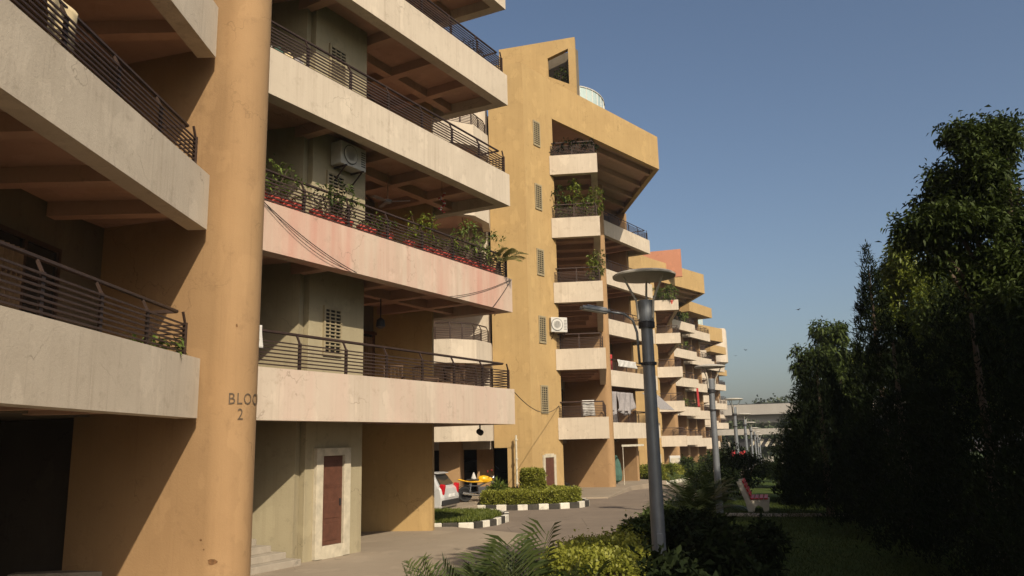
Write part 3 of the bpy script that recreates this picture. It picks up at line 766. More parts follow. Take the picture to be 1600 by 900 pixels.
def frond_palm(name, base, h, nf, label, seed=1, mat='leaf_palm', L=1.6, nl=34, lw=.035, ll=.42, group=None, upright=.6, az=None, arch=.38):
    """feather palm: arching fronds, each with two rows of leaflets"""
    e = empty(name, base, label, 'palm', group); g = random.Random(seed); b = Vector(base)
    MB().lathe([(.09, 0), (.11, .1), (.07, h), (.02, h+.1)], base, 10).build('stem', 'trunk', e)
    for i in range(nf):
        a = (i*2.39996+g.uniform(-.3, .3)) if az is None else R(az[i][0]); el = g.uniform(.55, 1.25)*upright if az is None else az[i][1]
        fl = L*g.uniform(.8, 1.1) if az is None else az[i][2]
        V = []; F = []; T = []; rp = []
        for s in range(nl+1):
            t = s/nl; hor = fl*(t*math.cos(el)+.10*t*t); ver = fl*(t*math.sin(el)-arch*t*t*t*math.cos(el))
            rp.append(b+Vector((0, 0, h))+Vector((math.cos(a)*hor, math.sin(a)*hor, ver)))
        rm = MB(); rm.tube(rp[::3]+([rp[-1]] if nl % 3 else []), [max(.004, .013*(1-k*3/nl)) for k in range(len(rp[::3])+(1 if nl % 3 else 0))], 4)
        for s in range(5, nl):
            t = s/nl; ax = (rp[s+1]-rp[s-1]).normalized(); sd = ax.cross(Vector((0, 0, 1))).normalized(); up = sd.cross(ax)
            ln = ll*(.55+.9*math.sin(math.pi*min(1, t*.9+.08)))*g.uniform(.85, 1.1)*.75
            for sg in (-1, 1):
                d = (sd*sg*.85+ax*.65+up*.35).normalized(); p = rp[s]; m1 = p+d*ln*.5; tip = p+d*ln-Vector((0, 0, ln*.22)); w = ax*lw*.5
                k = len(V); V += [p, m1-w, tip, m1+w]; F.append((k, k+1, k+2, k+3)); T.append(g.uniform(0, 1))
        k0 = len(V); V += [Vector(v) for v in rm.v]; F += [tuple(x+k0 for x in f) for f in rm.f if len(f) == 4]; T += [.6]*len([f for f in rm.f if len(f) == 4])
        fastmesh('frond', [tuple(v) for v in V], F, mat, e, T)
    return e
def grass(name, sampler, n, label, L=.12, W_=.012, mat='grass_leaf', lean=.5):
    P = sampler(n); D = np.concatenate([RNG.normal(0, lean, (len(P), 2)), np.ones((len(P), 1))], 1)
    V, F = leaves(P, D, L*RNG.uniform(.6, 1.3, len(P)), W_, .1)
    o = fastmesh(name, V, F, mat, None, RNG.uniform(0, 1, len(P))); return tag(o, label, 'grass', kind='stuff')

# --- right-hand trees
def lobed_tree(base, lobes, label, mat, dens=60, per=12, L=.22, Wd=.07, seed=1, tr=.18, droop=.4, spread=.13):
    """tree whose crown is given as lobes (centre, radii); limbs run to every lobe"""
    e = empty('broadleaf_tree', base, label, 'tree', 'garden trees'); g = np.random.default_rng(seed)
    top = max(l[0][2] for l in lobes); m = trunk_mesh(base, top*.9, tr, 4, seed, .8)
    Ps = []; Ns = []
    for c, r in lobes:
        m.tube([(base[0], base[1], base[2]+max(.6, c[2]*.55)), ((base[0]+c[0])/2, (base[1]+c[1])/2, c[2]*.8), c], [tr*.5, tr*.35, tr*.12], 5)
        n = int(dens*(r[0]*r[1]*r[2])**(2/3)*4); sub = 9
        P, N = crown_points(n, c, np.array(r)*1.22, 13, seed+len(Ps)*7, hollow=.3, lr0=.15, lr1=.36); Ps.append(P); Ns.append(N)
    m.build('trunk', 'trunk', e, smooth=True)
    foliage('crown', np.concatenate(Ps), np.concatenate(Ns), per, L, Wd, mat, e, spread, droop, .5)
    return e
lobed_tree((10.6, 16.6, .1), [((10.2, 16.5, 7.7), (.95, 1.1, 1.25)), ((9.35, 16.3, 6.7), (1.05, 1.0, .65)), ((10.6, 16.6, 5.9), (1.6, 1.6, 1.0)), ((10.2, 16.2, 4.3), (1.8, 1.7, 1.5)), ((12.1, 16.8, 4.9), (2.0, 2.0, 1.8)), ((9.95, 16.1, 8.5), (.6, .6, .45)), ((10.55, 16.0, 8.4), (.5, .5, .5)), ((8.75, 16.2, 6.45), (.45, .45, .3)), ((9.5, 16.4, 7.4), (.45, .45, .3)), ((8.95, 16.3, 5.9), (.45, .45, .3))],
           'largest broadleaf tree, filling the right edge of the picture', 'leaf_tree', dens=95, per=22, L=.145, Wd=.055, seed=5, tr=.2, droop=.25, spread=.115)
lobed_tree((14.2, 27.5, .0), [((13.65, 27.3, 8.15), (.9, .9, .9)), ((13.5, 27.2, 6.8), (1.2, 1.2, 1.0)), ((15.1, 27.6, 6.8), (1.4, 1.3, 1.3)), ((13.9, 27.4, 5.0), (1.6, 1.5, 1.3)), ((15.1, 27.4, 3.6), (1.8, 1.7, 1.5))],
           'sunlit yellow-green tree behind the dark spire, left of the largest tree', 'leaf_bright', dens=75, per=18, L=.18, Wd=.065, seed=9, droop=.25)
lobed_tree((15.9, 40, -.2), [((15.8, 40, 7.2), (.9, .9, .8)), ((15.3, 39.8, 5.8), (1.2, 1.1, 1.0)), ((16.6, 40.1, 5.6), (1.3, 1.2, 1.3)), ((15.8, 40, 4.0), (1.6, 1.5, 1.4))], 'small far tree left of the dark spire against the sky', 'leaf_tree', dens=45, L=.3, Wd=.1, seed=21)
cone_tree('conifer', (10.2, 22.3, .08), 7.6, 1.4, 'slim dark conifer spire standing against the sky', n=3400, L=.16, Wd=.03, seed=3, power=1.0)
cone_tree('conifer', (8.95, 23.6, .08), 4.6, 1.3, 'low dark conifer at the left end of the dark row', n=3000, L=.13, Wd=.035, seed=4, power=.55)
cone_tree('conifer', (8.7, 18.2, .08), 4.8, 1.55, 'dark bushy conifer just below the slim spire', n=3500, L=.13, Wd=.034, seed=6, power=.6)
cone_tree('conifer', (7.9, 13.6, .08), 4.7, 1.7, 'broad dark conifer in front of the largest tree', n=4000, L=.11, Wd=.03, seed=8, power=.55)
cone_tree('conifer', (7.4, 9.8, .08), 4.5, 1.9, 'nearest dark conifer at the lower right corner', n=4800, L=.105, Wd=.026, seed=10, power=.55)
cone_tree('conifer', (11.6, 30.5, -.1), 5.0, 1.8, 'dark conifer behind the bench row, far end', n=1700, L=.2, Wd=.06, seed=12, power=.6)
# extra trees beside and behind the photographer, mostly unseen, added to shade the garden
shade = [((11.6, 6.0, .1), 11.8, 3.6, 31), ((11.3, -.5, .1), 12.5, 3.8, 32), ((7.7, 1.4, .1), 12.6, 3.0, 33), ((17.5, 18, .1), 11.0, 3.2, 35), ((15.2, 24.0, .0), 8.5, 2.6, 36)]
for i, (b, h, r, sd) in enumerate(shade):
    tree('broadleaf_tree', b, h, (r, r, h*.36), ['tall shade tree beyond the right edge of the picture, behind the nearest conifer', 'tall shade tree out of view far to the right of the camera', 'tall shade tree out of view just right of the camera', 'tall tree behind the largest tree at the right edge', 'tree half hidden behind the largest tree and the spire'][i],
         mat='leaf_tree', n=[2300, 2300, 3400, 1500, 1500][i], per=9 if i < 3 else 12, L=.45 if i < 3 else .2, Wd=.2 if i < 3 else .08, lumps=26, seed=sd, spread=.25)
# --- shrubs round the first lamp and along the garden edge
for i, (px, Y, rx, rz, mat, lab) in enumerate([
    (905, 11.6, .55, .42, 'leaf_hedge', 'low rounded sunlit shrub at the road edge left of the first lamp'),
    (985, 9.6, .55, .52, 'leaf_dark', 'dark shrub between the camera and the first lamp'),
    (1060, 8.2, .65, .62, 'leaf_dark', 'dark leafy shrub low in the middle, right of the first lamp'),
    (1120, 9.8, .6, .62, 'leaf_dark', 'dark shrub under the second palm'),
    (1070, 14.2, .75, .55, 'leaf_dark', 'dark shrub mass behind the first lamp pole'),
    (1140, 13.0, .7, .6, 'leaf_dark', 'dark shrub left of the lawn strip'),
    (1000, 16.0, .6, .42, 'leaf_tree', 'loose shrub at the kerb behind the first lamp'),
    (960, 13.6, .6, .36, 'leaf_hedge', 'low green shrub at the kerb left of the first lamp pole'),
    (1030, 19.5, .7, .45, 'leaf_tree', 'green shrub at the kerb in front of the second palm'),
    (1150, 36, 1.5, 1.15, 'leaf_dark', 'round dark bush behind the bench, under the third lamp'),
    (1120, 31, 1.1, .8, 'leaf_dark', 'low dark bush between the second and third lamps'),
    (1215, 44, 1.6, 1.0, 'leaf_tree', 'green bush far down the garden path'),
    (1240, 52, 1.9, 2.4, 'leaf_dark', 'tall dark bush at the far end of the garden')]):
    p = aty(px, 690, Y); bush('shrub', (p.x, Y, gz(Y)+.08), (rx, rx, rz), lab, mat=mat, n=int(420+260*rx), per=9, L=.13 if mat != 'leaf_hedge' else .07, Wd=.055 if mat != 'leaf_hedge' else .035, seed=40+i, group='garden shrubs')
# clipped lit hedge in the foreground
hp = [(.25, 8.0), (1.05, 8.0), (1.35, 9.0), (1.25, 10.1), (.75, 10.3), (.42, 9.4)]
fn, core = hedge_poly(hp, .1, .98); clipped('hedge', fn, .1, .98, 9000, 'clipped yellow-green hedge at the bottom centre beside the palm', loc=(.8, 9, .1), core=core, L=.05, Wd=.03, per=4)
# --- palms
frond_palm('feather_palm', (-.08, 6.3, .0), .22, 15, 'feather palm with arching fronds at the bottom edge of the picture', seed=3, L=1.36, arch=.12, nl=36, ll=.56, lw=.024, group='garden palms', upright=1.32)
frond_palm('feather_palm', (-.50, 6.2, .0), .15, 11, 'palm clump in sunlit leaf colour left of the bottom palm', seed=14, L=1.38, arch=.2, nl=40, ll=.46, lw=.017, mat='leaf_palm_lit', group='garden palms', upright=1.3)
frond_palm('feather_palm', (3.85, 17.6, .1), .45, 20, 'feather palm beside the second lamp, left of the bench', seed=6, L=1.25, nl=32, ll=.5, lw=.03, group='garden palms', upright=.95)
bush('shrub', (-.75, 33.0, gz(32)+.12), (.3, .3, .45), 'spiky green plant at the hedge corner beside the motorcycle', mat='leaf_potted', n=90, per=8, L=.32, Wd=.05, seed=55)
# --- traffic islands
def island(name, poly, z, lab, stones):
    e = empty(name, (poly[0][0], poly[0][1], z)); tag(e, kind='structure')
    MB().prism(poly, z-.1, z+.13).build('soil_bed', 'soil', e)
    src = {}
    pts = [Vector((x, y, 0)) for x, y in stones]; i = 0
    for a, b in zip(pts[:-1], pts[1:]):
        n = max(1, round((b-a).length/.42)); ln = (b-a).length/n
        for k in range(n):
            c = a.lerp(b, (k+.5)/n); key = (i % 2, round(ln, 2))
            if key not in src: src[key] = MB().box((0, 0, 0), (ln*.97, .16, .26)).build('kerb_stone', ('white_kerb', 'black_kerb')[i % 2], bevel=.025); ob = src[key]
            else: ob = src[key].copy(); COL.objects.link(ob)
            off = random.uniform(-.008, .008)
            ob.location = Vector((c.x, c.y, z+.07+off))-Vector(e.location); ob.rotation_euler = (0, 0, math.atan2(b.y-a.y, b.x-a.x)+random.uniform(-.02, .02)); ob.parent = e; i += 1
    return e
zi = gz(32)+.02
isl1 = [(-1.55, 31.75), (0, 31.55), (1.6, 31.75), (2.35, 32.2), (2.75, 33.0), (2.7, 34.2), (2.2, 34.9), (1.05, 34.5), (.6, 34.1), (-.3, 34.4), (-1.5, 33.0)]
island('traffic_island', isl1, zi, '', [(-1.6, 31.7), (0, 31.48), (1.62, 31.68), (2.4, 32.12), (2.83, 33.0), (2.78, 34.3)])
hp = [(-1.35, 31.95), (0, 31.75), (1.5, 31.95), (2.15, 32.4), (2.5, 33.0), (2.45, 34.0), (2.0, 34.5), (1.0, 34.2), (.6, 33.9), (-.2, 34.0), (-1.2, 32.9)]
fn, core = hedge_poly(hp, zi+.1, .48); clipped('hedge', fn, zi+.1, .48, 9000, 'low clipped hedge inside the striped kerb in front of the tower', loc=(.5, 32.8, zi+.1), core=core, L=.075, Wd=.04, per=5)
bp = [(.66+.44*math.cos(a), 33.2+.44*math.sin(a)) for a in np.linspace(0, 2*math.pi, 13)[:-1]]
fn, core = hedge_poly(bp, zi+.55, .8); clipped('topiary_bush', fn, zi+.55, .8, 2600, 'square-topped clipped bush above the low hedge beside the tower door', cat='shrub', loc=(.55, 33.2, zi+.5), core=core, L=.08, Wd=.045, per=5)
zi2 = gz(26)+.02
isl2 = [(-2.6, 23.6), (-1.3, 23.75), (-.75, 24.6), (-.42, 26.0), (-.45, 27.2), (-1.0, 28.1), (-2.4, 28.5), (-4.6, 28.2), (-4.6, 24.6)]
island('traffic_island', isl2, zi2, '', [(-2.6, 23.5), (-1.25, 23.66), (-.67, 24.58), (-.33, 26.0), (-.36, 27.2), (-.95, 28.18)])
_i2 = np.array(isl2)
def isl_s(poly, z):
    fn_, _ = hedge_poly(poly, z, .001)
    def f(n):
        P, N = fn_(n); return P[N[:, 2] > .5]*np.array([1, 1, 0])+np.array([0, 0, z])
    return f
grass('grass', isl_s([(-2.6, 23.75), (-1.35, 23.9), (-.9, 24.7), (-.55, 26.0), (-.6, 27.1), (-1.1, 27.9), (-2.4, 28.3), (-4.5, 28.0), (-4.5, 24.7)], zi2+.13), 26000, 'rough green ground cover on the island beside the parked car', L=.17, W_=.02, lean=.55)
def lawn_s(n):
    y = RNG.uniform(5, 34, n); x = -0.4+.315*(y-7)+RNG.uniform(0, 7.5, n); return np.stack([x, y, np.where(y < 20, 0, -.02*(y-20))+.10], 1)
grass('grass', lawn_s, 60000, 'shaded lawn grass of the garden under the lamps', L=.09, W_=.012, lean=.6, mat='lawn_leaf_shaded')
# planting bed with white stones in front of the second block
bed = empty('flower_bed', (7, 56, gz(57))); tag(bed, kind='structure')
MB().prism([(8.2, 56.6), (9.9, 55.6), (12.2, 60.2), (10.2, 61.2)], gz(58)-.1, gz(58)+.15).build('soil_bed', 'soil', bed)
for i in range(11):
    t = i/10; c = Vector((8.1, 56.4, 0)).lerp(Vector((9.9, 55.4, 0)), t*2) if t < .5 else Vector((9.9, 55.4, 0)).lerp(Vector((12.3, 60.2, 0)), t*2-1)
    MB().box((c.x, c.y, gz(58)+.1), (.34, .22, .26), random.uniform(0, 1)).build('edging_stone', 'white_kerb', bed, bevel=.05)
for i, (x, y, rz, mat) in enumerate([(8.7, 56.9, .62, 'leaf_hedge'), (9.5, 56.4, .7, 'leaf_bright'), (10.2, 57.6, .62, 'leaf_hedge'), (10.9, 59.0, .7, 'leaf_bright'), (11.6, 60.2, .6, 'leaf_hedge')]):
    bush('shrub', (x, y, gz(58)+.15), (.75, .75, rz), 'leafy green shrub in the white-edged bed, %s from the left' % ['first', 'second', 'third', 'fourth', 'fifth'][i], mat=mat, n=330, per=8, L=.2, Wd=.07, seed=70+i, group='shrubs in the white-edged bed')
for i, (x, y, s) in enumerate([(14.5, 70, 1.1), (20.5, 86, 1.5), (23.5, 95, 1.4), (17.2, 78.0, .8)]):
    bush('shrub', (x, y, gz(y)), (s, s, s*.85), 'shrub at the foot of the far blocks, %s along the road' % ['nearest', 'third', 'farthest', 'second'][i], mat='leaf_tree', n=300, per=8, L=.28, Wd=.12, seed=80+i, group='shrubs at the foot of the far blocks')

# fallen leaves along the kerbs
n_ = 700; yy = RNG.uniform(8, 40, n_); xx = xg(yy)-np.abs(RNG.normal(0, .9, n_)); P_ = np.stack([xx, yy, np.where(yy < 20, 0, -.02*(yy-20))+.035], 1)
D_ = np.concatenate([RNG.normal(0, 1, (n_, 2)), RNG.uniform(0, .25, (n_, 1))], 1); V_, F_ = leaves(P_, D_, RNG.uniform(.05, .11, n_), .035, .05)
tag(fastmesh('leaf_litter', V_, F_, 'leaf_dry', None, RNG.uniform(0, 1, n_)), 'dry fallen leaves scattered on the road along the garden kerb', 'leaf litter', kind='stuff')

# ================================================================ STREET FURNITURE
def lamp_line(y): return 2.1+.315*(y-12.4)
def make_lamp(name, label):
    global_bolts = [(.17*math.cos(R(45+90*k)), .17*math.sin(R(45+90*k))) for k in range(4)]
    e = empty(name, (0, 0, 0), label, 'street lamp', 'disc lamps in a row along the garden')
    MB().lathe([(.115, 0), (.110, .05), (.100, 2.0), (.090, 4.34)], n=24).build('post', 'lamp_grey', e, smooth=True).modifiers.new('es', 'EDGE_SPLIT')
    MB().box((0, 0, .045), (.46, .46, .03)).build('base_plate', 'lamp_grey', e)
    for bx_, by_ in global_bolts: MB().lathe([(.022, .06), (.022, .10), (0, .105)], (bx_, by_, 0), 6).build('bolt', 'dark_metal', e)
    MB().box((0, -.113, .75), (.09, .02, .32)).build('access_hatch', 'lamp_grey', e, bevel=.004)
    MB().lathe([(.09, 4.0), (.128, 4.0), (.128, 4.09), (.09, 4.09)], n=24).build('collar', 'dark_metal', e)
    MB().lathe([(.098, 4.10), (.122, 4.10), (.122, 4.42), (.112, 4.44), (.0, 4.45)], n=24).build('lamp_head', 'lamp_grey', e)
    MB().lathe([(.09, 3.42), (.125, 3.42), (.125, 3.46), (.09, 3.46)], n=24).build('clamp', 'dark_metal', e)
    MB().lathe([(.05, 4.805), (.44, 4.80), (.495, 4.815), (.50, 4.84), (.46, 4.865), (.25, 4.90), (.0, 4.91)], n=40).build('disc', 'lamp_disc', e, smooth=True).modifiers.new('es', 'EDGE_SPLIT')
    for k in range(3):
        a = R(75+120*k); c, s = math.cos(a), math.sin(a)
        m = MB(); m.tube([(.13*c, .13*s, 4.14), (.15*c, .15*s, 4.42), (.36*c, .36*s, 4.815)], [.02, .02, .016], 6); m.build('strut', 'lamp_disc', e)
    return e
l0 = make_lamp('street_lamp', 'nearest disc-topped lamp post, with a floodlight arm on its left')
ords = ['second disc-topped lamp post from the camera, beside the palm', 'third disc-topped lamp post, right behind the bench', 'fourth disc-topped lamp post, first of the far cluster', 'fifth disc-topped lamp post of the row', 'sixth disc-topped lamp post of the row', 'seventh disc-topped lamp post of the row', 'farthest disc-topped lamp post under the viaduct']
for i, y in enumerate([12.4, 26.0, 42.0, 58, 74, 90, 106, 124]):
    o = l0 if i == 0 else copy_tree(l0)
    o.location = (lamp_line(y), y, gz(y)+.02-.15*(i > 0)); o.rotation_euler.z = .35*i
    if i: o['label'] = ords[i-1]
# floodlight on the first post
e = empty('floodlight', (lamp_line(12.4), 12.4, 3.4), 'slim floodlight on a curved arm fixed to the nearest lamp post', 'floodlight')
lx = lamp_line(12.4)
MB().tube([(lx-.14, 12.4, 3.45), (lx-.16, 12.38, 3.95), (lx-.22, 12.36, 4.14), (lx-.36, 12.32, 4.24), (lx-.62, 12.25, 4.27)], .02, 8).build('arm', 'lamp_grey', e, smooth=True)
m = MB(); m.box((lx-.82, 12.2, 4.30), (.46, .16, .05), R(16), ry=R(8)); m.box((lx-.80, 12.2, 4.335), (.34, .10, .03), R(16), ry=R(8)); hd = m.build('head', 'lamp_grey', e, bevel=.015)
MB().box((lx-.82, 12.2, 4.27), (.40, .12, .012), R(16), ry=R(8)).build('lens', 'white_cloth', hd)
# bench
be = empty('park_bench', (7.3, 26.0, gz(26)+.08), 'red slatted bench with white concrete end frames on the lawn edge', 'bench')
bd = dirv(17.5); bo = Vector((bd.y, -bd.x, 0)); bb = Vector((7.3, 26.0, gz(26)+.09))
for s in (0, 1.5):
    o = bb+bd*s
    def fr_(pts):
        m = MB(); n = len(pts); vs = [o+bo*x+Vector((0, 0, z))-bd*.05 for x, z in pts]+[o+bo*x+Vector((0, 0, z))+bd*.05 for x, z in pts]
        m.add(vs, [tuple(range(n)), tuple(range(n, 2*n))[::-1]]+[(i, i+n, (i+1) % n+n, (i+1) % n) for i in range(n)]); return m
    fr_([(-.02, 0), (.16, 0), (.19, .16), (.30, .22), (.42, .16), (.45, 0), (.60, 0), (.64, .36), (.06, .40), (-.16, .98), (-.32, .95), (-.10, .36)]).build('end_frame', 'bench_white', be, bevel=.015)
for k in range(4):
    c = bb+bd*.75+bo*(.12+k*.14)+Vector((0, 0, .43)); MB().box(c, (.115, 1.66, .045), -R(17.5)).build('seat_slat', 'red_paint', be, bevel=.008)
for k in range(4):
    c = bb+bd*.75+bo*(.055-k*.055)+Vector((0, 0, .55+k*.13)); MB().box(c, (.04, 1.66, .105), -R(17.5), ry=R(-23)).build('back_slat', 'red_paint', be, bevel=.008)
pa = MB(); pa.prism([(6.2, 24.4), (11, 22.9), (11, 23.9), (6.4, 25.4)], -.1, .035); tag(pa.build('path', 'concrete'), kind='structure')

# ================================================================ VIADUCT AND FAR BACKDROP
vd = dirv(17.5); vs_ = Vector((vd.y, -vd.x, 0)); vc = Vector((52.5, 170, 0))
va = empty('viaduct', (vc.x, vc.y, gz(170)), 'pale concrete rail viaduct crossing the end of the street', 'viaduct')
rzv = math.atan2(vs_.y, vs_.x)
for k in range(-4, 6):
    c = vc+vs_*(k*12.0); MB().box(c+Vector((0, 0, 7.9)), (11.94, 9, 2.1), rzv).build('deck_segment', 'bridge_concrete', va, bevel=.05)
    MB().box(c+Vector((0, 0, 9.05)), (11.94, .3, .3), rzv).build('parapet_cap', 'bridge_concrete', va) if False else None
m = MB(); m.box(vc+Vector((0, 0, 6.3)), (120, 5.5, 1.0), rzv); m.build('box_girder', 'bridge_concrete', va)
m = MB(); m.box(vc-vd*4.3+Vector((0, 0, 9.02)), (120, .35, .12), rzv); m.build('rail', 'dark_metal', va)
for k in (-2, 0, 2):
    c = vc+vs_*(k*24.0-.2)
    m = MB(); m.box(c+Vector((0, 0, 5.5)), (6.5, 5.4, .7), rzv); m.build('pier_cap', 'bridge_concrete', va, bevel=.1)
    m = MB(); m.lathe([(1.35, gz(170)-1), (1.25, 2), (1.3, 4.2), (2.4, 5.2)], c, 20); m.build('pier', 'bridge_concrete', va)
# gate house beam with stripes at the end of the road
ga = empty('entrance_gate', (37, 128, gz(128)), 'low gate canopy with slanted pale stripes at the end of the road', 'gate')
c = Vector((38.2, 128, gz(128))); 
MB().box(c+Vector((-1.5, 0, 5.3)), (14, 3, .9), rzv).build('canopy', 'bridge_concrete', ga)
for s in (-6.5, 5.0): MB().box(c+vs_*s+Vector((-1.5, 0, 2.4)), (.6, .6, 4.9), rzv).build('post', 'bridge_concrete', ga)
MB().box(c+Vector((.6, -1.0, 3.6)), (7.5, .15, 1.3), rzv).build('board', 'dark_metal', ga)
for k in range(5): MB().box(c+vs_*(-1.6+k*1.1)+Vector((.6, -1.12, 3.6)), (.4, .06, 1.35), rzv, ry=R(35)).build('stripe', 'bench_white', ga)
ca = empty('red_awning', (35.5, 112, gz(112)), 'bright red awning low under the gate at the end of the road', 'awning')
c = aty(1152, 716, 112); m = MB(); m.grid(lambda a, b: (c.x-.9+a*2.4, 112-.8*b+.3*a, c.z+.9-.85*b+.12*math.sin(a*9)), 14, 3); m.build('canvas', 'red_cloth', ca, thick=.03)
m = MB(); [m.tube([(c.x-2+x, 112, gz(112)), (c.x-2+x, 112, c.z+.9)], .06, 6) for x in (1.2, 3.4)]; m.build('posts', 'dark_metal', ca)
# far trees behind and under the viaduct
gt = [(-6, 190, 13.5, 7), (3, 205, 16, 6), (11, 200, 15, 6), (18, 210, 17.5, 6), (25, 205, 16, 7), (34, 215, 17, 7), (44, 205, 14, 6), (-16, 195, 13, 7), (-3, 158, 9.0, 6), (-9, 150, 8.5, 5), (12, 160, 8, 4)]
for i, (s, Y, h, r) in enumerate(gt):
    p = Vector((52.5, 0, 0))+Vector((.315*(Y-170), Y, 0))+vs_*s; p.y = Y
    tree('distant_tree', (p.x, Y, gz(170)-1), h, (r, r*.8, h*.34), 'hazy far tree %s the viaduct, %s' % ('behind' if Y > 170 else 'below', ['left of the pier', 'over the pier', 'right of the pier', 'tallest over the deck', 'over the deck further right', 'right end of the deck', 'hidden by the conifers', 'behind the last block', 'under the deck left', 'beside the last block', 'right of the pier foot'][i]),
         mat='far_leaf', n=420, per=8, L=1.1, Wd=.55, lumps=16, seed=100+i, group='far trees round the viaduct', spread=.7, tr=.3)
# pale round tower at the end
tw = empty('round_tower', (39.5, 150.5, gz(150)), 'pale cream round tower with grey lettering above the last block', 'tower')
c = (*aty(1121, 540, 150.5).xy, 0); MB().lathe([(.4, gz(150)-2), (.4, 14.2)], (c[0]-1.9, c[1]+2, 0), 16).build('shaft', 'cream', tw); MB().lathe([(.3, 15.2), (1.2, 15.9), (1.75, 16.2), (1.75, 22.2), (1.6, 22.6), (.2, 22.8)], c, 28).build('drum', 'cream', tw, smooth=True).modifiers.new('es', 'EDGE_SPLIT')
m = MB(); m.lathe([(1.755, 19.3), (1.762, 19.3), (1.762, 19.9), (1.755, 19.9)], c, 28); 

# ================================================================ CAR (silver hatchback)
def hatchback(name, loc, rz, label, body='car_silver'):
    e = empty(name, loc, label, 'car')
    # side profile (x forward, z up) : lower body and greenhouse
    low = [(-1.78, .38), (-1.80, .62), (-1.74, .92), (-1.66, 1.0), (.62, .98), (1.45, .86), (1.76, .66), (1.80, .40), (1.74, .24), (-1.70, .24)]
    def shell(prof, hw, tuck):
        m = MB(); rows = []
        for (f_, in_) in ((-1, tuck), (-.93, .0), (.93, .0), (1, tuck)): pass
        ys = [-hw, -hw+.05, hw-.05, hw]; n = len(prof); cx = sum(p[0] for p in prof)/n; cz = sum(p[1] for p in prof)/n
        vs = []
        for j, y in enumerate(ys):
            k = .94 if j in (0, 3) else 1.0
            vs += [(cx+(x-cx)*k, y, cz+(z-cz)*k) for x, z in prof]
        fs = [tuple(range(n)), tuple(range(3*n, 4*n))[::-1]]
        for j in range(3): fs += [(j*n+i, (j+1)*n+i, (j+1)*n+(i+1) % n, j*n+(i+1) % n) for i in range(n)]
        m.add(vs, fs); return m
    M = Matrix.Translation(Vector(loc)) @ Matrix.Rotation(rz, 4, 'Z')
    def put(m, nm, mat, par=e, **kw):
        m.v = [tuple(M @ Vector(v)) for v in m.v]; return m.build(nm, mat, par, **kw)
    bo_ = put(shell(low, .80, .05), 'body', body, bevel=.06)
    m = MB(); top = [(-1.62, .98), (-1.30, 1.44), (-1.12, 1.50), (.12, 1.49), (.30, 1.44), (.86, .97)]
    n = len(top); vs = [(x, -.78+.20*max(0, (z-.98)/.5), z) for x, z in top]+[(x, .78-.20*max(0, (z-.98)/.5), z) for x, z in top]
    m.add(vs, [tuple(range(n)), tuple(range(n, 2*n))[::-1]]+[(i, i+n, i+1+n, i+1) for i in range(n-1)]); put(m, 'cabin', body, bevel=.05)
    def pane(pts, nm='window'):
        m = MB(); m.add(pts, [tuple(range(len(pts)))]); return put(m, nm, 'dark_glass', thick=.008)
    pane([(-1.615, -.62, 1.06), (-1.615, .62, 1.06), (-1.365, .50, 1.40), (-1.365, -.50, 1.40)], 'rear_window')
    pane([(.80, .64, 1.06), (.80, -.64, 1.06), (.37, -.54, 1.42), (.37, .54, 1.42)], 'windscreen')
    for s in (-1, 1):
        pane([(-1.33, s*.765, 1.05), (-.35, s*.765, 1.05), (-.35, s*.625, 1.42), (-1.10, s*.625, 1.42)])
        pane([(-.28, s*.765, 1.05), (.62, s*.765, 1.05), (.22, s*.625, 1.42), (-.28, s*.625, 1.42)])
        for x in (-1.12, 1.16):
            w = put(MB().lathe([(.16, -.1), (.29, -.1), (.30, -.06), (.30, .06), (.29, .1), (.16, .1)], (x, s*.72, .30), 24, (0, 1, 0)), 'wheel', 'tyre')
            put(MB().lathe([(0, -.105), (.18, -.105), (.19, .0), (.18, .105), (0, .105)], (x, s*.72, .30), 16, (0, 1, 0)), 'rim', 'chrome', w)
        m = MB(); m.box((-1.70, s*.67, .88), (.20, .17, .42), 0, ry=R(-9)); put(m, 'tail_light', 'tail_red', bevel=.04)
        m = MB(); m.box((1.62, s*.60, .70), (.2, .28, .18)); put(m, 'headlight', 'plate_white', bevel=.05)
        m = MB(); m.box((.50, s*.86, 1.02), (.12, .16, .11)); put(m, 'mirror', body, bevel=.03)
        m = MB(); m.box((-.30, s*.796, .80), (.16, .03, .03)); put(m, 'door_handle', 'chrome')
    put(MB().box((-1.74, 0, .44), (.16, 1.56, .20)), 'rear_bumper', 'plastic_black', bevel=.03)
    put(MB().box((1.74, 0, .40), (.16, 1.5, .18)), 'front_bumper', 'plastic_black', bevel=.03)
    put(MB().box((-1.805, 0, .68), (.02, .50, .12)), 'number_plate', 'plate_white')
    put(MB().box((-1.36, 0, 1.475), (.22, 1.0, .03), 0, ry=R(-8)), 'spoiler', body, bevel=.01)
    return e
hd = math.atan2(.30, -.954)
hatchback('parked_car', (-4.1, 30.6, gz(31)+.02), hd, 'silver hatchback parked under the building, rear end showing')
hatchback('parked_car', (-1.7, 39.6, .03), R(10), 'dark car standing in the shaded parking bay behind the motorcycle', 'plastic_black')
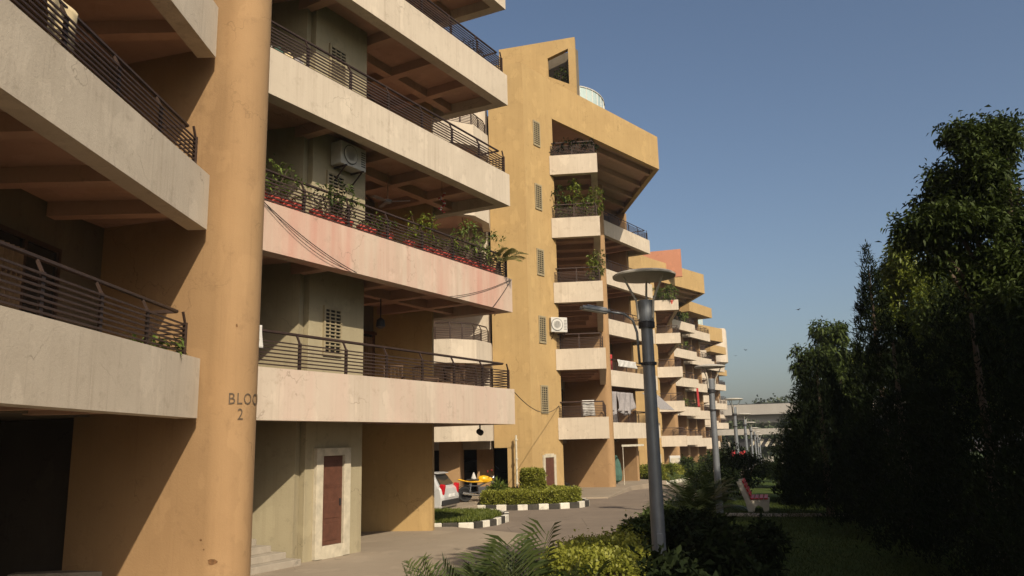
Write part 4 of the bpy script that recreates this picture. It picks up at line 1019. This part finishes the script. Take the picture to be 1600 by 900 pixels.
# ================================================================ MOTORCYCLE
def motorcycle(loc, rz):
    e = empty('motorcycle', loc, 'yellow motorcycle parked at the bay beside the pillar', 'motorcycle')
    M = Matrix.Translation(Vector(loc)) @ Matrix.Rotation(rz, 4, 'Z') @ Matrix.Rotation(R(-6), 4, 'X')
    def put(m, nm, mat, par=e, **kw):
        m.v = [tuple(M @ Vector(v)) for v in m.v]; return m.build(nm, mat, par, **kw)
    for x in (-.64, .64):
        pr = [(.225, -.04), (.29, -.05), (.305, 0), (.29, .05), (.225, .04)]
        w = put(MB().lathe(pr+[pr[0]], (x, 0, .305), 28, (0, 1, 0)), 'wheel', 'tyre')
        m = MB(); m.lathe([(.19, -.025), (.228, -.03), (.228, .03), (.19, .025), (.19, -.025)], (x, 0, .305), 28, (0, 1, 0))
        for k in range(6):
            a = k*math.pi/3; m.tube([(x+.04*math.cos(a), 0, .305+.04*math.sin(a)), (x+.2*math.cos(a), 0, .305+.2*math.sin(a))], .014, 4)
        m.lathe([(0, -.06), (.05, -.06), (.05, .06), (0, .06)], (x, 0, .305), 12, (0, 1, 0)); put(m, 'rim', 'ac_white', w)
    put(MB().tube([(-.50, 0, .62), (-.05, 0, .60), (.22, 0, .72), (.46, 0, .80)], .03, 6), 'frame', 'dark_metal')
    m = MB(); m.lathe([(.02, -.26), (.10, -.22), (.145, -.05), (.14, .12), (.09, .24), (.02, .27)], (.18, 0, .86), 16, (.95, 0, -.12)); put(m, 'fuel_tank', 'bike_yellow', smooth=True)
    m = MB(); m.box((-.30, 0, .835), (.56, .20, .07), 0, ry=R(4)); put(m, 'seat', 'black', bevel=.03)
    pf = [(-.95, .86), (-.88, .90), (-.55, .80), (-.10, .80), (.02, .92), (.28, .97), (.46, .90), (.50, .78), (.30, .72), (.0, .73), (-.35, .735), (-.72, .80)]; n = len(pf)
    m = MB(); m.add([(x, -.10, z) for x, z in pf]+[(x, .10, z) for x, z in pf], [tuple(range(n)), tuple(range(n, 2*n))[::-1]]+[(i, i+n, (i+1) % n+n, (i+1) % n) for i in range(n)]); put(m, 'bodywork', 'bike_yellow', bevel=.03)
    m = MB(); m.box((.05, 0, .42), (.36, .22, .30)); m.lathe([(.09, 0), (.10, .05), (.10, .22), (.08, .25)], (.18, 0, .40), 14, (.7, 0, .7)); put(m, 'engine', 'dark_metal', bevel=.03)
    put(MB().tube([(.24, -.12, .34), (.05, -.14, .22), (-.35, -.16, .26), (-.78, -.17, .34)], [.022, .022, .045, .05], 8), 'exhaust', 'chrome')
    for s in (-1, 1):
        put(MB().tube([(.64, s*.07, .31), (.47, s*.07, .80), (.42, s*.07, .94)], .022, 6), 'fork', 'chrome')
        put(MB().tube([(-.64, s*.09, .32), (-.10, s*.09, .36)], .02, 6), 'swing_arm', 'dark_metal')
        put(MB().tube([(-.46, s*.1, .36), (-.40, s*.1, .70)], .026, 8), 'shock_absorber', 'chrome')
        put(MB().tube([(.42, 0, .96), (.40, s*.20, 1.02), (.32, s*.36, 1.0)], .014, 6), 'handlebar', 'dark_metal')
        put(MB().tube([(.40, s*.22, 1.02), (.42, s*.28, 1.16)], .008, 5), 'mirror_stalk', 'dark_metal')
        put(MB().box((.42, s*.30, 1.18), (.03, .12, .08)), 'mirror', 'red_cloth', bevel=.01)
    put(MB().lathe([(.02, -.08), (.09, -.04), (.10, .05), (.0, .06)], (.55, 0, .90), 14, (1, 0, 0)), 'headlight', 'chrome', smooth=True)
    m = MB(); m.grid(lambda a, b: (.64+.34*math.cos(R(35+95*a)), -.07+.14*b, .305+.34*math.sin(R(35+95*a))), 8, 1); put(m, 'front_mudguard', 'bike_yellow', thick=.01)
    m = MB(); m.grid(lambda a, b: (-.64+.345*math.cos(R(60+100*a)), -.07+.14*b, .305+.345*math.sin(R(60+100*a))), 8, 1); put(m, 'rear_mudguard', 'plastic_black', thick=.01)
    put(MB().tube([(.0, .1, .3), (.02, .28, .0)], .012, 5), 'side_stand', 'dark_metal')
    return e
motorcycle((-1.45, 33.0, .03), R(18))
hel = MB(); hel.lathe([(.12, 0), (.10, .06), (.03, .24), (.0, .28)], (-1.72, 32.95, .90), 12); tag(hel.build('cloth_cover', 'white_cloth', smooth=True), 'pale cloth heap on the seat of the yellow motorcycle', 'cloth')

# ================================================================ THINGS ON THE BALCONIES
def pot_mesh(m, c, r, h):
    m.lathe([(r*.62, 0), (r*.66, .01), (r*.92, h*.78), (r*1.06, h*.80), (r*1.06, h), (r*.9, h), (r*.86, h*.9), (0, h*.88)], c, 14); return m
SH = {}
def potted(loc, kind, label, group, r=.13, h=.22, fh=.45, fr=.2, mat='leaf_potted', n=26, pot='terracotta_red', L=.1, Wd=.045):
    e = empty('potted_plant', loc, label, 'potted plant', group)
    pot_mesh(MB(), loc, r, h).build('pot', pot, e, smooth=False)
    if n:
        g = np.random.default_rng(int(abs(loc[0]*91+loc[1]*57+loc[2]*31)*10) % 99991)
        b = np.array(loc)+np.array([0, 0, h])
        t = g.uniform(.1, 1, n); a = g.uniform(0, 6.28, n); rr = fr*np.sqrt(g.uniform(0, 1, n))*(.4+.8*np.sin(np.clip(t, 0, 1)*2.6))
        P = b+np.stack([rr*np.cos(a), rr*np.sin(a), t*fh], 1); N = np.stack([np.cos(a), np.sin(a), np.full(n, .4)], 1)
        foliage('foliage', P, N, 6, L, Wd, mat, e, .04, .35, .8, kind='stuff')
        st = MB()
        for i in range(min(7, n)): st.tube([tuple(b), tuple(b*.5+P[i*(n//7 if n >= 7 else 1)]*.5), tuple(P[i*(n//7 if n >= 7 else 1)])], [.01, .007, .004], 4)
        st.build('stems', 'trunk', e)
    return e
ORD = ['first', 'second', 'third', 'fourth', 'fifth', 'sixth', 'seventh', 'eighth', 'ninth', 'tenth', 'eleventh', 'twelfth', 'thirteenth', 'fourteenth', 'fifteenth', 'sixteenth', 'seventeenth', 'eighteenth', 'nineteenth', 'twentieth', 'twenty-first', 'twenty-second', 'twenty-third', 'twenty-fourth']
zf = zb(1)+.955
pots = [(.25, 0, .3), (.62, 1, .75), (.92, 1, .7), (1.22, 0, 0), (1.75, 2, .4), (2.15, 2, .6), (2.45, 2, .75), (2.72, 0, .5), (3.2, 0, 0), (3.5, 0, .35), (4.05, 2, .3), (4.9, 3, .25), (5.35, 4, .85), (5.62, 4, .75), (5.95, 0, .3), (6.22, 0, 0), (6.5, 3, .3), (6.85, 1, .5), (7.1, 0, .3), (7.38, 5, 1.05), (7.7, 0, .4), (7.98, 5, 1.1), (8.3, 0, .3), (8.6, 6, 1.0)]
for i, (u, kd, fh) in enumerate(pots):
    p = P2(u, -.33-.03*(i % 2)); loc = (p.x, p.y, zf-.008)
    potted(loc, kd, 'red pot with plant on the pink-stained second balcony, %s from the column' % ORD[i], 'red pots along the second balcony',
           r=.14, h=.27, fh=fh, fr=.16+.16*fh, n=int(7+20*fh) if fh else 0, mat=['leaf_potted', 'leaf_potted', 'leaf_tree', 'leaf_bright', 'leaf_bright', 'leaf_potted', 'leaf_dry'][kd], L=.09+.05*fh, Wd=.05)
# leaning fern-like shoots over the right end
p = P2(8.75, -.2); frond_palm('feather_palm', (p.x, p.y, zf-.1), .45, 6, 'drooping pale plant leaning over the right end of the second balcony', seed=2, mat='leaf_dry', L=.9, nl=16, ll=.28, lw=.07, upright=.8,
    az=[(-30, .55, .95), (-60, .75, .8), (20, .6, .85), (-10, .9, .7), (70, .8, .6), (-45, .3, .8)])
# plants on the upper levels of the tower block (frontal balconies)
def A3(t, v=0.0): return V2((1.93, 36.25)).lerp(V2((4.18, 36.0)), t)+V2((.0, v))
for i, (t, k, fh, fr, mat) in enumerate([(.12, 3, 1.5, .42, 'leaf_tree'), (.32, 3, .9, .3, 'leaf_potted'), (.52, 3, 1.75, .26, 'leaf_bright'), (.75, 3, .8, .3, 'leaf_potted'), (.95, 3, 1.3, .3, 'leaf_bright'),
                                         (.15, 4, .55, .35, 'leaf_dark'), (.4, 4, .6, .35, 'leaf_dark'), (.62, 4, .6, .35, 'leaf_dark'), (.86, 4, .55, .35, 'leaf_dark'), (.82, 2, 1.1, .3, 'leaf_bright'), (.95, 2, 1.3, .25, 'leaf_dry')]):
    if k == 2: k = 2
    p = A3(t, .42); potted((p.x, p.y, zb(k)+DZ3+.5), 0, '%s plant on the %s frontal balcony of the tower block' % (['tall leafy', 'low bushy', 'tallest climbing', 'small rounded', 'tall pale right-end', 'leftmost dark', 'second dark', 'third dark', 'rightmost dark', 'pale', 'yellowing right-end'][i], ['lowest', 'second', 'third', 'fourth', 'top'][k]),
        'plants on the frontal balconies of the tower block', r=.16, h=.45, fh=fh+.2, fr=fr, n=int(40*fh+14), mat=mat, L=.15, Wd=.07)
# bushy balconies on the next block
for i, (x, y, k, fh) in enumerate([(13.4, 73.4, 4, 1.3), (14.1, 73.2, 4, 1.1), (14.8, 73.0, 4, 1.4)]):
    potted((x, y, zb(k)-1.15+.5), 0, 'bushy plant under the roof of the third block, %s of three' % ['left', 'middle', 'right'][i], 'plants under the roof of the third block', r=.2, h=.4, fh=fh, fr=.5, n=60, mat='leaf_potted', L=.22, Wd=.1)
for i, (u, k) in enumerate([(3.2, 4), (4.4, 4), (5.4, 4)]):
    p = V2((5.5+11.2, 47.3+36.8))+V2((.5625, .827))*u-V2((.827, -.5625))*.45; potted((p.x, p.y, zb(k)-1.15+.5), 0, 'green plant on the top angled balcony of the third block, %s' % ['nearest', 'middle', 'farthest'][i], 'plants on the angled balcony of the third block', r=.2, h=.4, fh=1.2, fr=.5, n=50, mat='leaf_potted', L=.22, Wd=.1)
# air conditioners
c = P2(3.3, -.87); ac_unit((c.x, c.y, zb(1)+2.68), W2, 'air conditioner hung above the ventilator over the second balcony of the near block', w=.85, h=.55)
c = P2(5.9, -3.2); ac_unit((c.x, c.y, zb(1)+1.6), W2, 'air conditioner in the shade behind the potted plants of the second balcony')
c = P2(.45, -1.1); ac_unit((c.x, c.y, zb(0)+.62), W2, 'air conditioner on the first balcony beside the round column', bracket=False)
ac_unit((2.05, 36.0, zb(2)+DZ3-1.42), (.35, -.94), 'white air conditioner on the tower edge below the third frontal balcony', w=.8, h=.68, d=.34)
ac_unit((-.95, 33.2, zb(2)+DZ3-.62), (.45, -.89), 'air conditioner left of the tower above the rounded balconies', w=.9, h=.6)
# wicker chairs and a table on the first balcony
def chair(loc, rz, label):
    e = empty('wicker_chair', loc, label, 'chair', 'wicker chairs on the first balcony'); M = Matrix.Translation(Vector(loc)) @ Matrix.Rotation(rz, 4, 'Z')
    def put(m, nm, mat='wicker'): m.v = [tuple(M @ Vector(v)) for v in m.v]; return m.build(nm, mat, e)
    put(MB().box((0, 0, .42), (.5, .5, .06)), 'seat')
    for x in (-.22, .22):
        for y in (-.22, .22): put(MB().tube([(x, y, 0), (x, y, .66 if y < 0 else .95)], .018, 6), 'leg')
        put(MB().tube([(x, -.24, .66), (x, .22, .66)], .022, 6), 'armrest')
    m = MB()
    for k in range(6): m.tube([(-.22+.088*k, .23, .45), (-.22+.088*k, .27, .95)], .012, 4)
    m.tube([(-.25, .27, .96), (.25, .27, .96)], .022, 6); put(m, 'backrest')
zfl = zb(0)+.46
for i, (u, v, a) in enumerate([(5.3, -1.1, .3), (6.3, -.9, 2.2), (7.6, -1.0, -.6), (8.4, -1.2, 1.2)]):
    p = P2(u, v); chair((p.x, p.y, zfl), a, 'wicker chair behind the rail of the first balcony, %s from the column' % ORD[i])
p = P2(7.0, -1.3); e = empty('side_table', (p.x, p.y, zfl), 'small round table among the wicker chairs on the first balcony', 'table')
MB().lathe([(.0, .66), (.34, .66), (.34, .70), (0, .70)], (p.x, p.y, zfl), 20).build('table_top', 'wicker', e); MB().lathe([(.2, 0), (.04, .05), (.03, .66)], (p.x, p.y, zfl), 10).build('leg', 'wicker', e)
# laundry, curtains and cloths
def cloth(name, p, q, z1, z0, mat, label, folds=7, amp=.05, cat='cloth', sag=.0):
    m = MB(); p = V2(p); q = V2(q); d = q-p; n = Vector((d.y, -d.x)).normalized()
    def f(a, b):
        w = p+d*(a+.06*math.sin(b*3+a*5)*b)+n*(amp*math.sin(a*folds*3.1+b*1.5)*(.3+.7*b)); return (w.x, w.y, z1+(z0-z1)*b-sag*math.sin(a*math.pi)*b)
    m.grid(f, 26, 10); o = m.build(name, mat, smooth=True, thick=.006); return tag(o, label, cat)
cloth('hanging_cloth', (-5.26, 8.30), (-5.26, 8.95), zb(1)+.95+.74, zb(1)+1.12, 'cream_cloth', 'cream cloth hanging over the upper left balcony rail', 3, .04)
p, q = P2(-.05, -.1), P2(.22, -.1); cloth('hanging_cloth', p, q, zb(0)+1.72, zb(0)+1.3, 'white_cloth', 'pale cloth on the first balcony rail beside the round column', 2, .03)
D3 = V2((5.5, 47.3)); U3 = V2((9.54, 53.25))-D3; U3.normalize(); W3 = Vector((U3.y, -U3.x))
def P3(u, v): return D3+U3*u+W3*v
cloth('hanging_curtain', P3(.15, -.2), P3(1.5, -.2), zb(1)+DZ3-.3, zb(0)+DZ3+.9, 'grey_cloth', 'left grey curtain hung across the lowest angled balcony of the tower block', 5, .08, 'curtain')
cloth('hanging_curtain', P3(1.6, -.25), P3(3.9, -.25), zb(1)+DZ3-.3, zb(0)+DZ3+1.9, 'grey_cloth', 'gathered grey curtain beside the left curtain of the lowest angled balcony', 6, .12, 'curtain', sag=.5)
aw = MB(); aw.grid(lambda a, b: tuple(Vector((*P3(4.9+2.2*a, -.1+1.2*b), zb(1)+DZ3-.25-1.1*b))), 10, 4); tag(aw.build('awning', 'striped_canvas', thick=.02), 'striped grey awning over the right part of the lowest angled balcony', 'awning')
cloth('hanging_cloth', P3(.95, -.3), P3(1.35, -.3), zb(1)+DZ3+1.95, zb(1)+DZ3+.85, 'red_cloth', 'red cloth draped over the rail of an angled balcony behind the nearest lamp', 3, .06)
cloth('hanging_cloth', P3(1.6, -.08), P3(4.2, -.08), zb(1)+DZ3+1.66, zb(1)+DZ3+1.25, 'white_cloth', 'white sheet along the rail right of the red cloth', 8, .03)
p = A3(.5, .35); cloth('hanging_cloth', (p.x, p.y), (p.x+.55, p.y-.05), zb(0)+DZ3+1.72, zb(0)+DZ3+1.0, 'white_cloth', 'white checked cloth behind the rail of the lowest frontal balcony', 3, .03)
cloth('hanging_cloth', (18.6, 82.0), (18.85, 82.2), zb(1)-1.15+2.6, zb(1)-1.15+.7, 'red_cloth', 'small red banner hanging on the third block', 2, .05)
p = P3(2.4, -.9); e = empty('folded_umbrella', (p.x, p.y, gz(49)), 'folded green garden umbrella under the lowest angled balcony', 'umbrella')
MB().lathe([(.04, .35), (.30, .5), (.36, .8), (.26, 1.5), (.08, 1.95), (.02, 2.0)], (p.x, p.y, gz(49)), 10).build('canopy', 'green_cloth', e); MB().lathe([(.3, 0), (.3, .06), (.03, .08), (.03, .5)], (p.x, p.y, gz(49)), 12).build('base', 'dark_metal', e)
m = MB(); m.box((*P3(2.9, .05), 2.38+DZ3), (3.0, .05, .12), math.atan2(U3.y, U3.x)); m.tube([(*P3(1.5, .05), gz(50)), (*P3(1.5, .05), 2.33+DZ3)], .02, 6); tag(m.build('pergola_frame', 'pipe_white'), 'white tubular frame under the lowest angled balcony behind the nearest lamp', 'frame')
e = empty('meter_box', (15.9, 76.5, gz(76)), 'white cabinet at the foot of the third block beside the shrubs', 'cabinet'); p = aty(1054, 720, 70)
e.location = (p.x, 70, gz(70)); MB().box((p.x, 70, gz(70)+.95), (.9, .5, 1.9)).build('casing', 'ac_white', e, bevel=.03); MB().box((p.x, 69.74, gz(70)+.95), (.7, .03, 1.5)).build('door', 'door_frame', e)
# hanging red decoration and lamp under the third balcony
p = P2(6.9, -.8); e = empty('hanging_ornament', (p.x, p.y, zb(2)), 'twisted red and white ornament hanging under the third balcony', 'ornament')
m = MB(); m.tube([(p.x, p.y, zb(2)+.3), (p.x, p.y, zb(2)-.05)], .006, 4); m.build('cord', 'cable', e)
for i in range(18):
    a = i*.7; MB().box((p.x+.07*math.cos(a), p.y+.07*math.sin(a), zb(2)-.06-i*.032), (.06, .05, .025), a).build('bead', 'red_cloth' if i % 3 else 'white_cloth', e)
for i, (k, u, v, lab) in enumerate([(1, 5.6, -1.6, 'thin ceiling fan under the third balcony'), (0, 5.6, -1.8, 'dark hanging lamp under the second balcony')]):
    p = P2(u, v); z1 = zb(k+1)+.31; e = empty('ceiling_fan' if i == 0 else 'pendant_lamp', (p.x, p.y, z1-.9), lab, 'fan' if i == 0 else 'lamp')
    MB().tube([(p.x, p.y, z1), (p.x, p.y, z1-.75)], .015, 6).build('rod', 'soffit' if i == 0 else 'dark_metal', e)
    if i == 0:
        MB().lathe([(0, -.85), (.1, -.83), (.11, -.76), (.0, -.72)], (p.x, p.y, z1), 14).build('motor', 'grey_cloth', e)
        for q in range(3): MB().box((p.x+.33*math.cos(q*2.09), p.y+.33*math.sin(q*2.09), z1-.79), (.5, .11, .012), q*2.09, rx=R(8)).build('blade', 'grey_cloth', e)
    else: MB().lathe([(.02, -.72), (.1, -.78), (.12, -.95), (.04, -1.0)], (p.x, p.y, z1), 14).build('lamp_shade', 'dark_metal', e)
# cables
def cable(pts, r, label):
    m = MB(); m.tube(pts, r, 5); tag(m.build('cable', 'cable'), label, 'cable')
def sagged(a, b, s, n=14):
    a = Vector(a); b = Vector(b); return [a.lerp(b, i/n)-Vector((0, 0, s*4*(i/n)*(1-i/n))) for i in range(n+1)]
a = P2(0, .03); b = P2(2.6, .04); cable(sagged((a.x, a.y, zb(1)+.92), (b.x, b.y, zb(1)+.0), .10), .009, 'dark cable running down across the second balcony parapet beside the column')
a = P2(.02, .05); b = P2(2.3, .05); cable(sagged((a.x, a.y, zb(1)+.90), (b.x, b.y, zb(1)+.02), .18), .007, 'thin loose cable under the first one on the second balcony parapet')
a = P2(9.0, .03); b = P2(6.0, .05); cable(sagged((a.x, a.y, zb(1)+.90), (b.x, b.y, zb(1)-.02), .08), .008, 'dark cable sagging from the right corner of the second balcony parapet')
a = P2(9.02, .05); b = P2(8.0, .05); cable(sagged((a.x, a.y, zb(1)+.90), (b.x, b.y, zb(1)-.02), .03), .007, 'short steep cable at the right corner of the second balcony parapet')
a = E2; cable(sagged((a.x-.05, a.y+.1, zb(0)+.93), (2.0, 36.3, zb(0)+DZ3+1.5), .45), .012, 'cable sagging from the first balcony corner to the tower wall')
# rain pipe and camera at the corner
e = empty('rain_pipe', (-.10, 33.9, 0), 'thin cream rain pipe down the tower corner', 'pipe')
m = MB(); p = aty(806, 672, 34.3); m.tube([(p.x, 34.45, 2.62), (p.x, 34.45, -.4)], .04, 8); m.build('pipe', 'pipe_white', e)
m = MB(); [m.lathe([(.06, 0), (.066, .0), (.066, .06), (.06, .06)], (p.x, 34.45, zz), 10) for zz in (.6, 1.6, 2.4)]; m.build('clamp', 'pipe_white', e)
p = P2(8.3, -.6); e = empty('security_camera', (p.x, p.y, zb(0)-.2), 'small dark camera hanging under the right end of the first balcony', 'camera')
MB().tube([(p.x, p.y, zb(0)+.02), (p.x, p.y, zb(0)-.14)], .02, 6).build('stem', 'dark_metal', e); MB().lathe([(.0, -.1), (.075, -.08), (.08, .06), (0, .1)], (p.x, p.y, zb(0)-.2), 12, (.5, -.8, -.3)).build('housing', 'black', e)
# glass wind screen on the tower block's left upper corner, bird shapes
def bird(loc, s, rz, label):
    e = empty('bird', loc, label, 'bird', 'birds in flight'); L_ = Vector(loc); M = Matrix.Translation(L_) @ Matrix.Rotation(rz, 4, 'Z')
    m = MB(); m.lathe([(0, -.5*s), (.09*s, -.3*s), (.12*s, 0), (.08*s, .28*s), (.05*s, .4*s), (0, .5*s)], (0, 0, 0), 8, (1, 0, 0)); m.v = [tuple(M @ Vector(v)) for v in m.v]; m.build('body', 'bird_dark', e, smooth=True)
    for sd in (-1, 1):
        m = MB(); m.add([(.2*s, sd*.08*s, .03*s), (.28*s, sd*.55*s, .28*s), (.0, sd*1.0*s, .22*s), (-.12*s, sd*.5*s, .22*s), (-.2*s, sd*.08*s, .03*s)], [(0, 1, 3, 4), (1, 2, 3)]); m.v = [tuple(M @ Vector(v)) for v in m.v]; m.build('wing', 'bird_dark', e, thick=.02*s)
bird(aty(1247, 484, 70), .34, .6, 'upper dark bird in flight left of the spire')
bird(aty(1165, 547, 80), .3, 2.0, 'lower dark bird in flight near the pale tower')
bird(aty(1149, 556, 90), .26, 1.0, 'smallest dark bird in flight next to the pale tower')

# ================================================================ AIR
hz = MB(); hz.box((75, 220, 11.5), (760, 570, 32)); ho = hz.build('haze', 'black'); ho.data.materials.clear()
hm_ = bpy.data.materials.new('haze_air'); hm_.use_nodes = True; hn = hm_.node_tree.nodes; hn.clear()
hv = hn.new('ShaderNodeVolumePrincipled'); hv.inputs['Color'].default_value = (.82, .87, .95, 1); hv.inputs['Density'].default_value = .0004; hv.inputs['Anisotropy'].default_value = .2
hmo = hn.new('ShaderNodeOutputMaterial'); hm_.node_tree.links.new(hv.outputs[0], hmo.inputs['Volume'])
ho.data.materials.append(hm_); tag(ho, kind='stuff')

# ================================================================ MORE BALCONY CLUTTER
def rack(loc, rz, label, cloths):
    e = empty('drying_rack', loc, label, 'drying rack'); M = Matrix.Translation(Vector(loc)) @ Matrix.Rotation(rz, 4, 'Z')
    m = MB()
    for x in (-.45, .45):
        m.tube([(x, -.28, 0), (x, .1, 1.05)], .012, 5); m.tube([(x, .28, 0), (x, -.1, 1.05)], .012, 5)
    for y, z in ((-.1, 1.05), (.1, 1.05), (0, .78)): m.tube([(-.45, y, z), (.45, y, z)], .009, 5)
    m.v = [tuple(M @ Vector(v)) for v in m.v]; m.build('frame', 'ac_white', e)
    for i, mt in enumerate(cloths):
        x0 = -.40+i*.28; c = MB(); c.grid(lambda a, b: tuple(M @ Vector((x0+a*.24, -.12+.02*math.sin(a*9), 1.06-b*.55))), 8, 4); c.build('garment', mt, e, thick=.005)
    return e
for i, (k, u, v, cl, lab) in enumerate([(3, 6.6, -.9, ('white_cloth', 'grey_cloth', 'white_cloth'), 'drying rack with pale laundry on the top visible balcony of the near block'), (2, 7.9, -1.0, ('grey_cloth', 'white_cloth', 'green_cloth'), 'drying rack at the right end of the third balcony of the near block'), (2, 1.2, -.8, ('green_cloth', 'cream_cloth', 'grey_cloth'), 'drying rack beside the column on the third balcony of the near block')]):
    p = P2(u, v); rack((p.x, p.y, zb(k)+.45), math.atan2(U2.y, U2.x), lab, cl)
for i, (u, k) in enumerate([(8.0, 3), (8.4, 3), (7.4, 3)]):
    p = P2(u, -.5); potted((p.x, p.y, zb(k)+.45), 0, 'dark plant by the topmost rail of the near block, %s from the right' % ['second', 'first', 'third'][i], 'plants on the top visible balcony of the near block', r=.14, h=.35, fh=.7, fr=.25, n=24, mat='leaf_dark')
for i, (y, k) in enumerate([(11.9, 0), (12.2, 0)]):
    potted((-5.5, y, zb(k)+.45), 0, 'small fern beside the fin on the first left balcony, %s' % ['nearer', 'at the end'][i], 'ferns on the first left balcony', r=.13, h=.4, fh=.35, fr=.3, n=22, mat='leaf_potted', L=.16, Wd=.04)
ac_unit((-6.9, 11.3, zb(0)+.46), (1, 0), 'white air conditioner behind the rail of the first left balcony', bracket=False)
for i, (y, a) in enumerate([(9.0, 1.2), (8.0, 2.0)]): chair((-6.2, y, zb(0)+.46), a, 'chair in the shade of the first left balcony, %s' % ['nearer the fin', 'nearer the frame edge'][i])

# planting on the far balconies
for i, (bx, u, k, fh) in enumerate([(0, 1.0, 3, .9), (0, 2.6, 2, .8), (0, 4.6, 3, 1.0), (0, 5.8, 1, .8), (0, 3.4, 1, .9), (1, 1.5, 4, 1.2), (1, 3.5, 3, 1.0), (1, 5.0, 4, 1.2), (1, 2.2, 2, .9), (1, 5.5, 2, 1.0)]):
    s_ = Vector((11.2*(bx+1), 36.8*(bx+1))); p = V2((5.5, 47.3))+s_+U3*u-W3*.4
    potted((p.x, p.y, zb(k)-1.15-.75*bx+.48), 0, '%s plant on an angled balcony of the %s block, %s storey' % (ORD[i], ['third', 'fourth'][bx], ORD[k]), 'plants on the far angled balconies', r=.2, h=.4, fh=fh, fr=.45, n=34, mat=['leaf_potted', 'leaf_tree'][i % 2], L=.22, Wd=.1)
p0 = Vector((2.9, 38.75, zb(5)-.13+DZ3+2.0-.4)); potted(tuple(p0), 0, 'leafy plant in the opening of the tower penthouse', 'penthouse plants', r=.2, h=.5, fh=1.6, fr=.35, n=46, mat='leaf_tree', L=.18, Wd=.08)
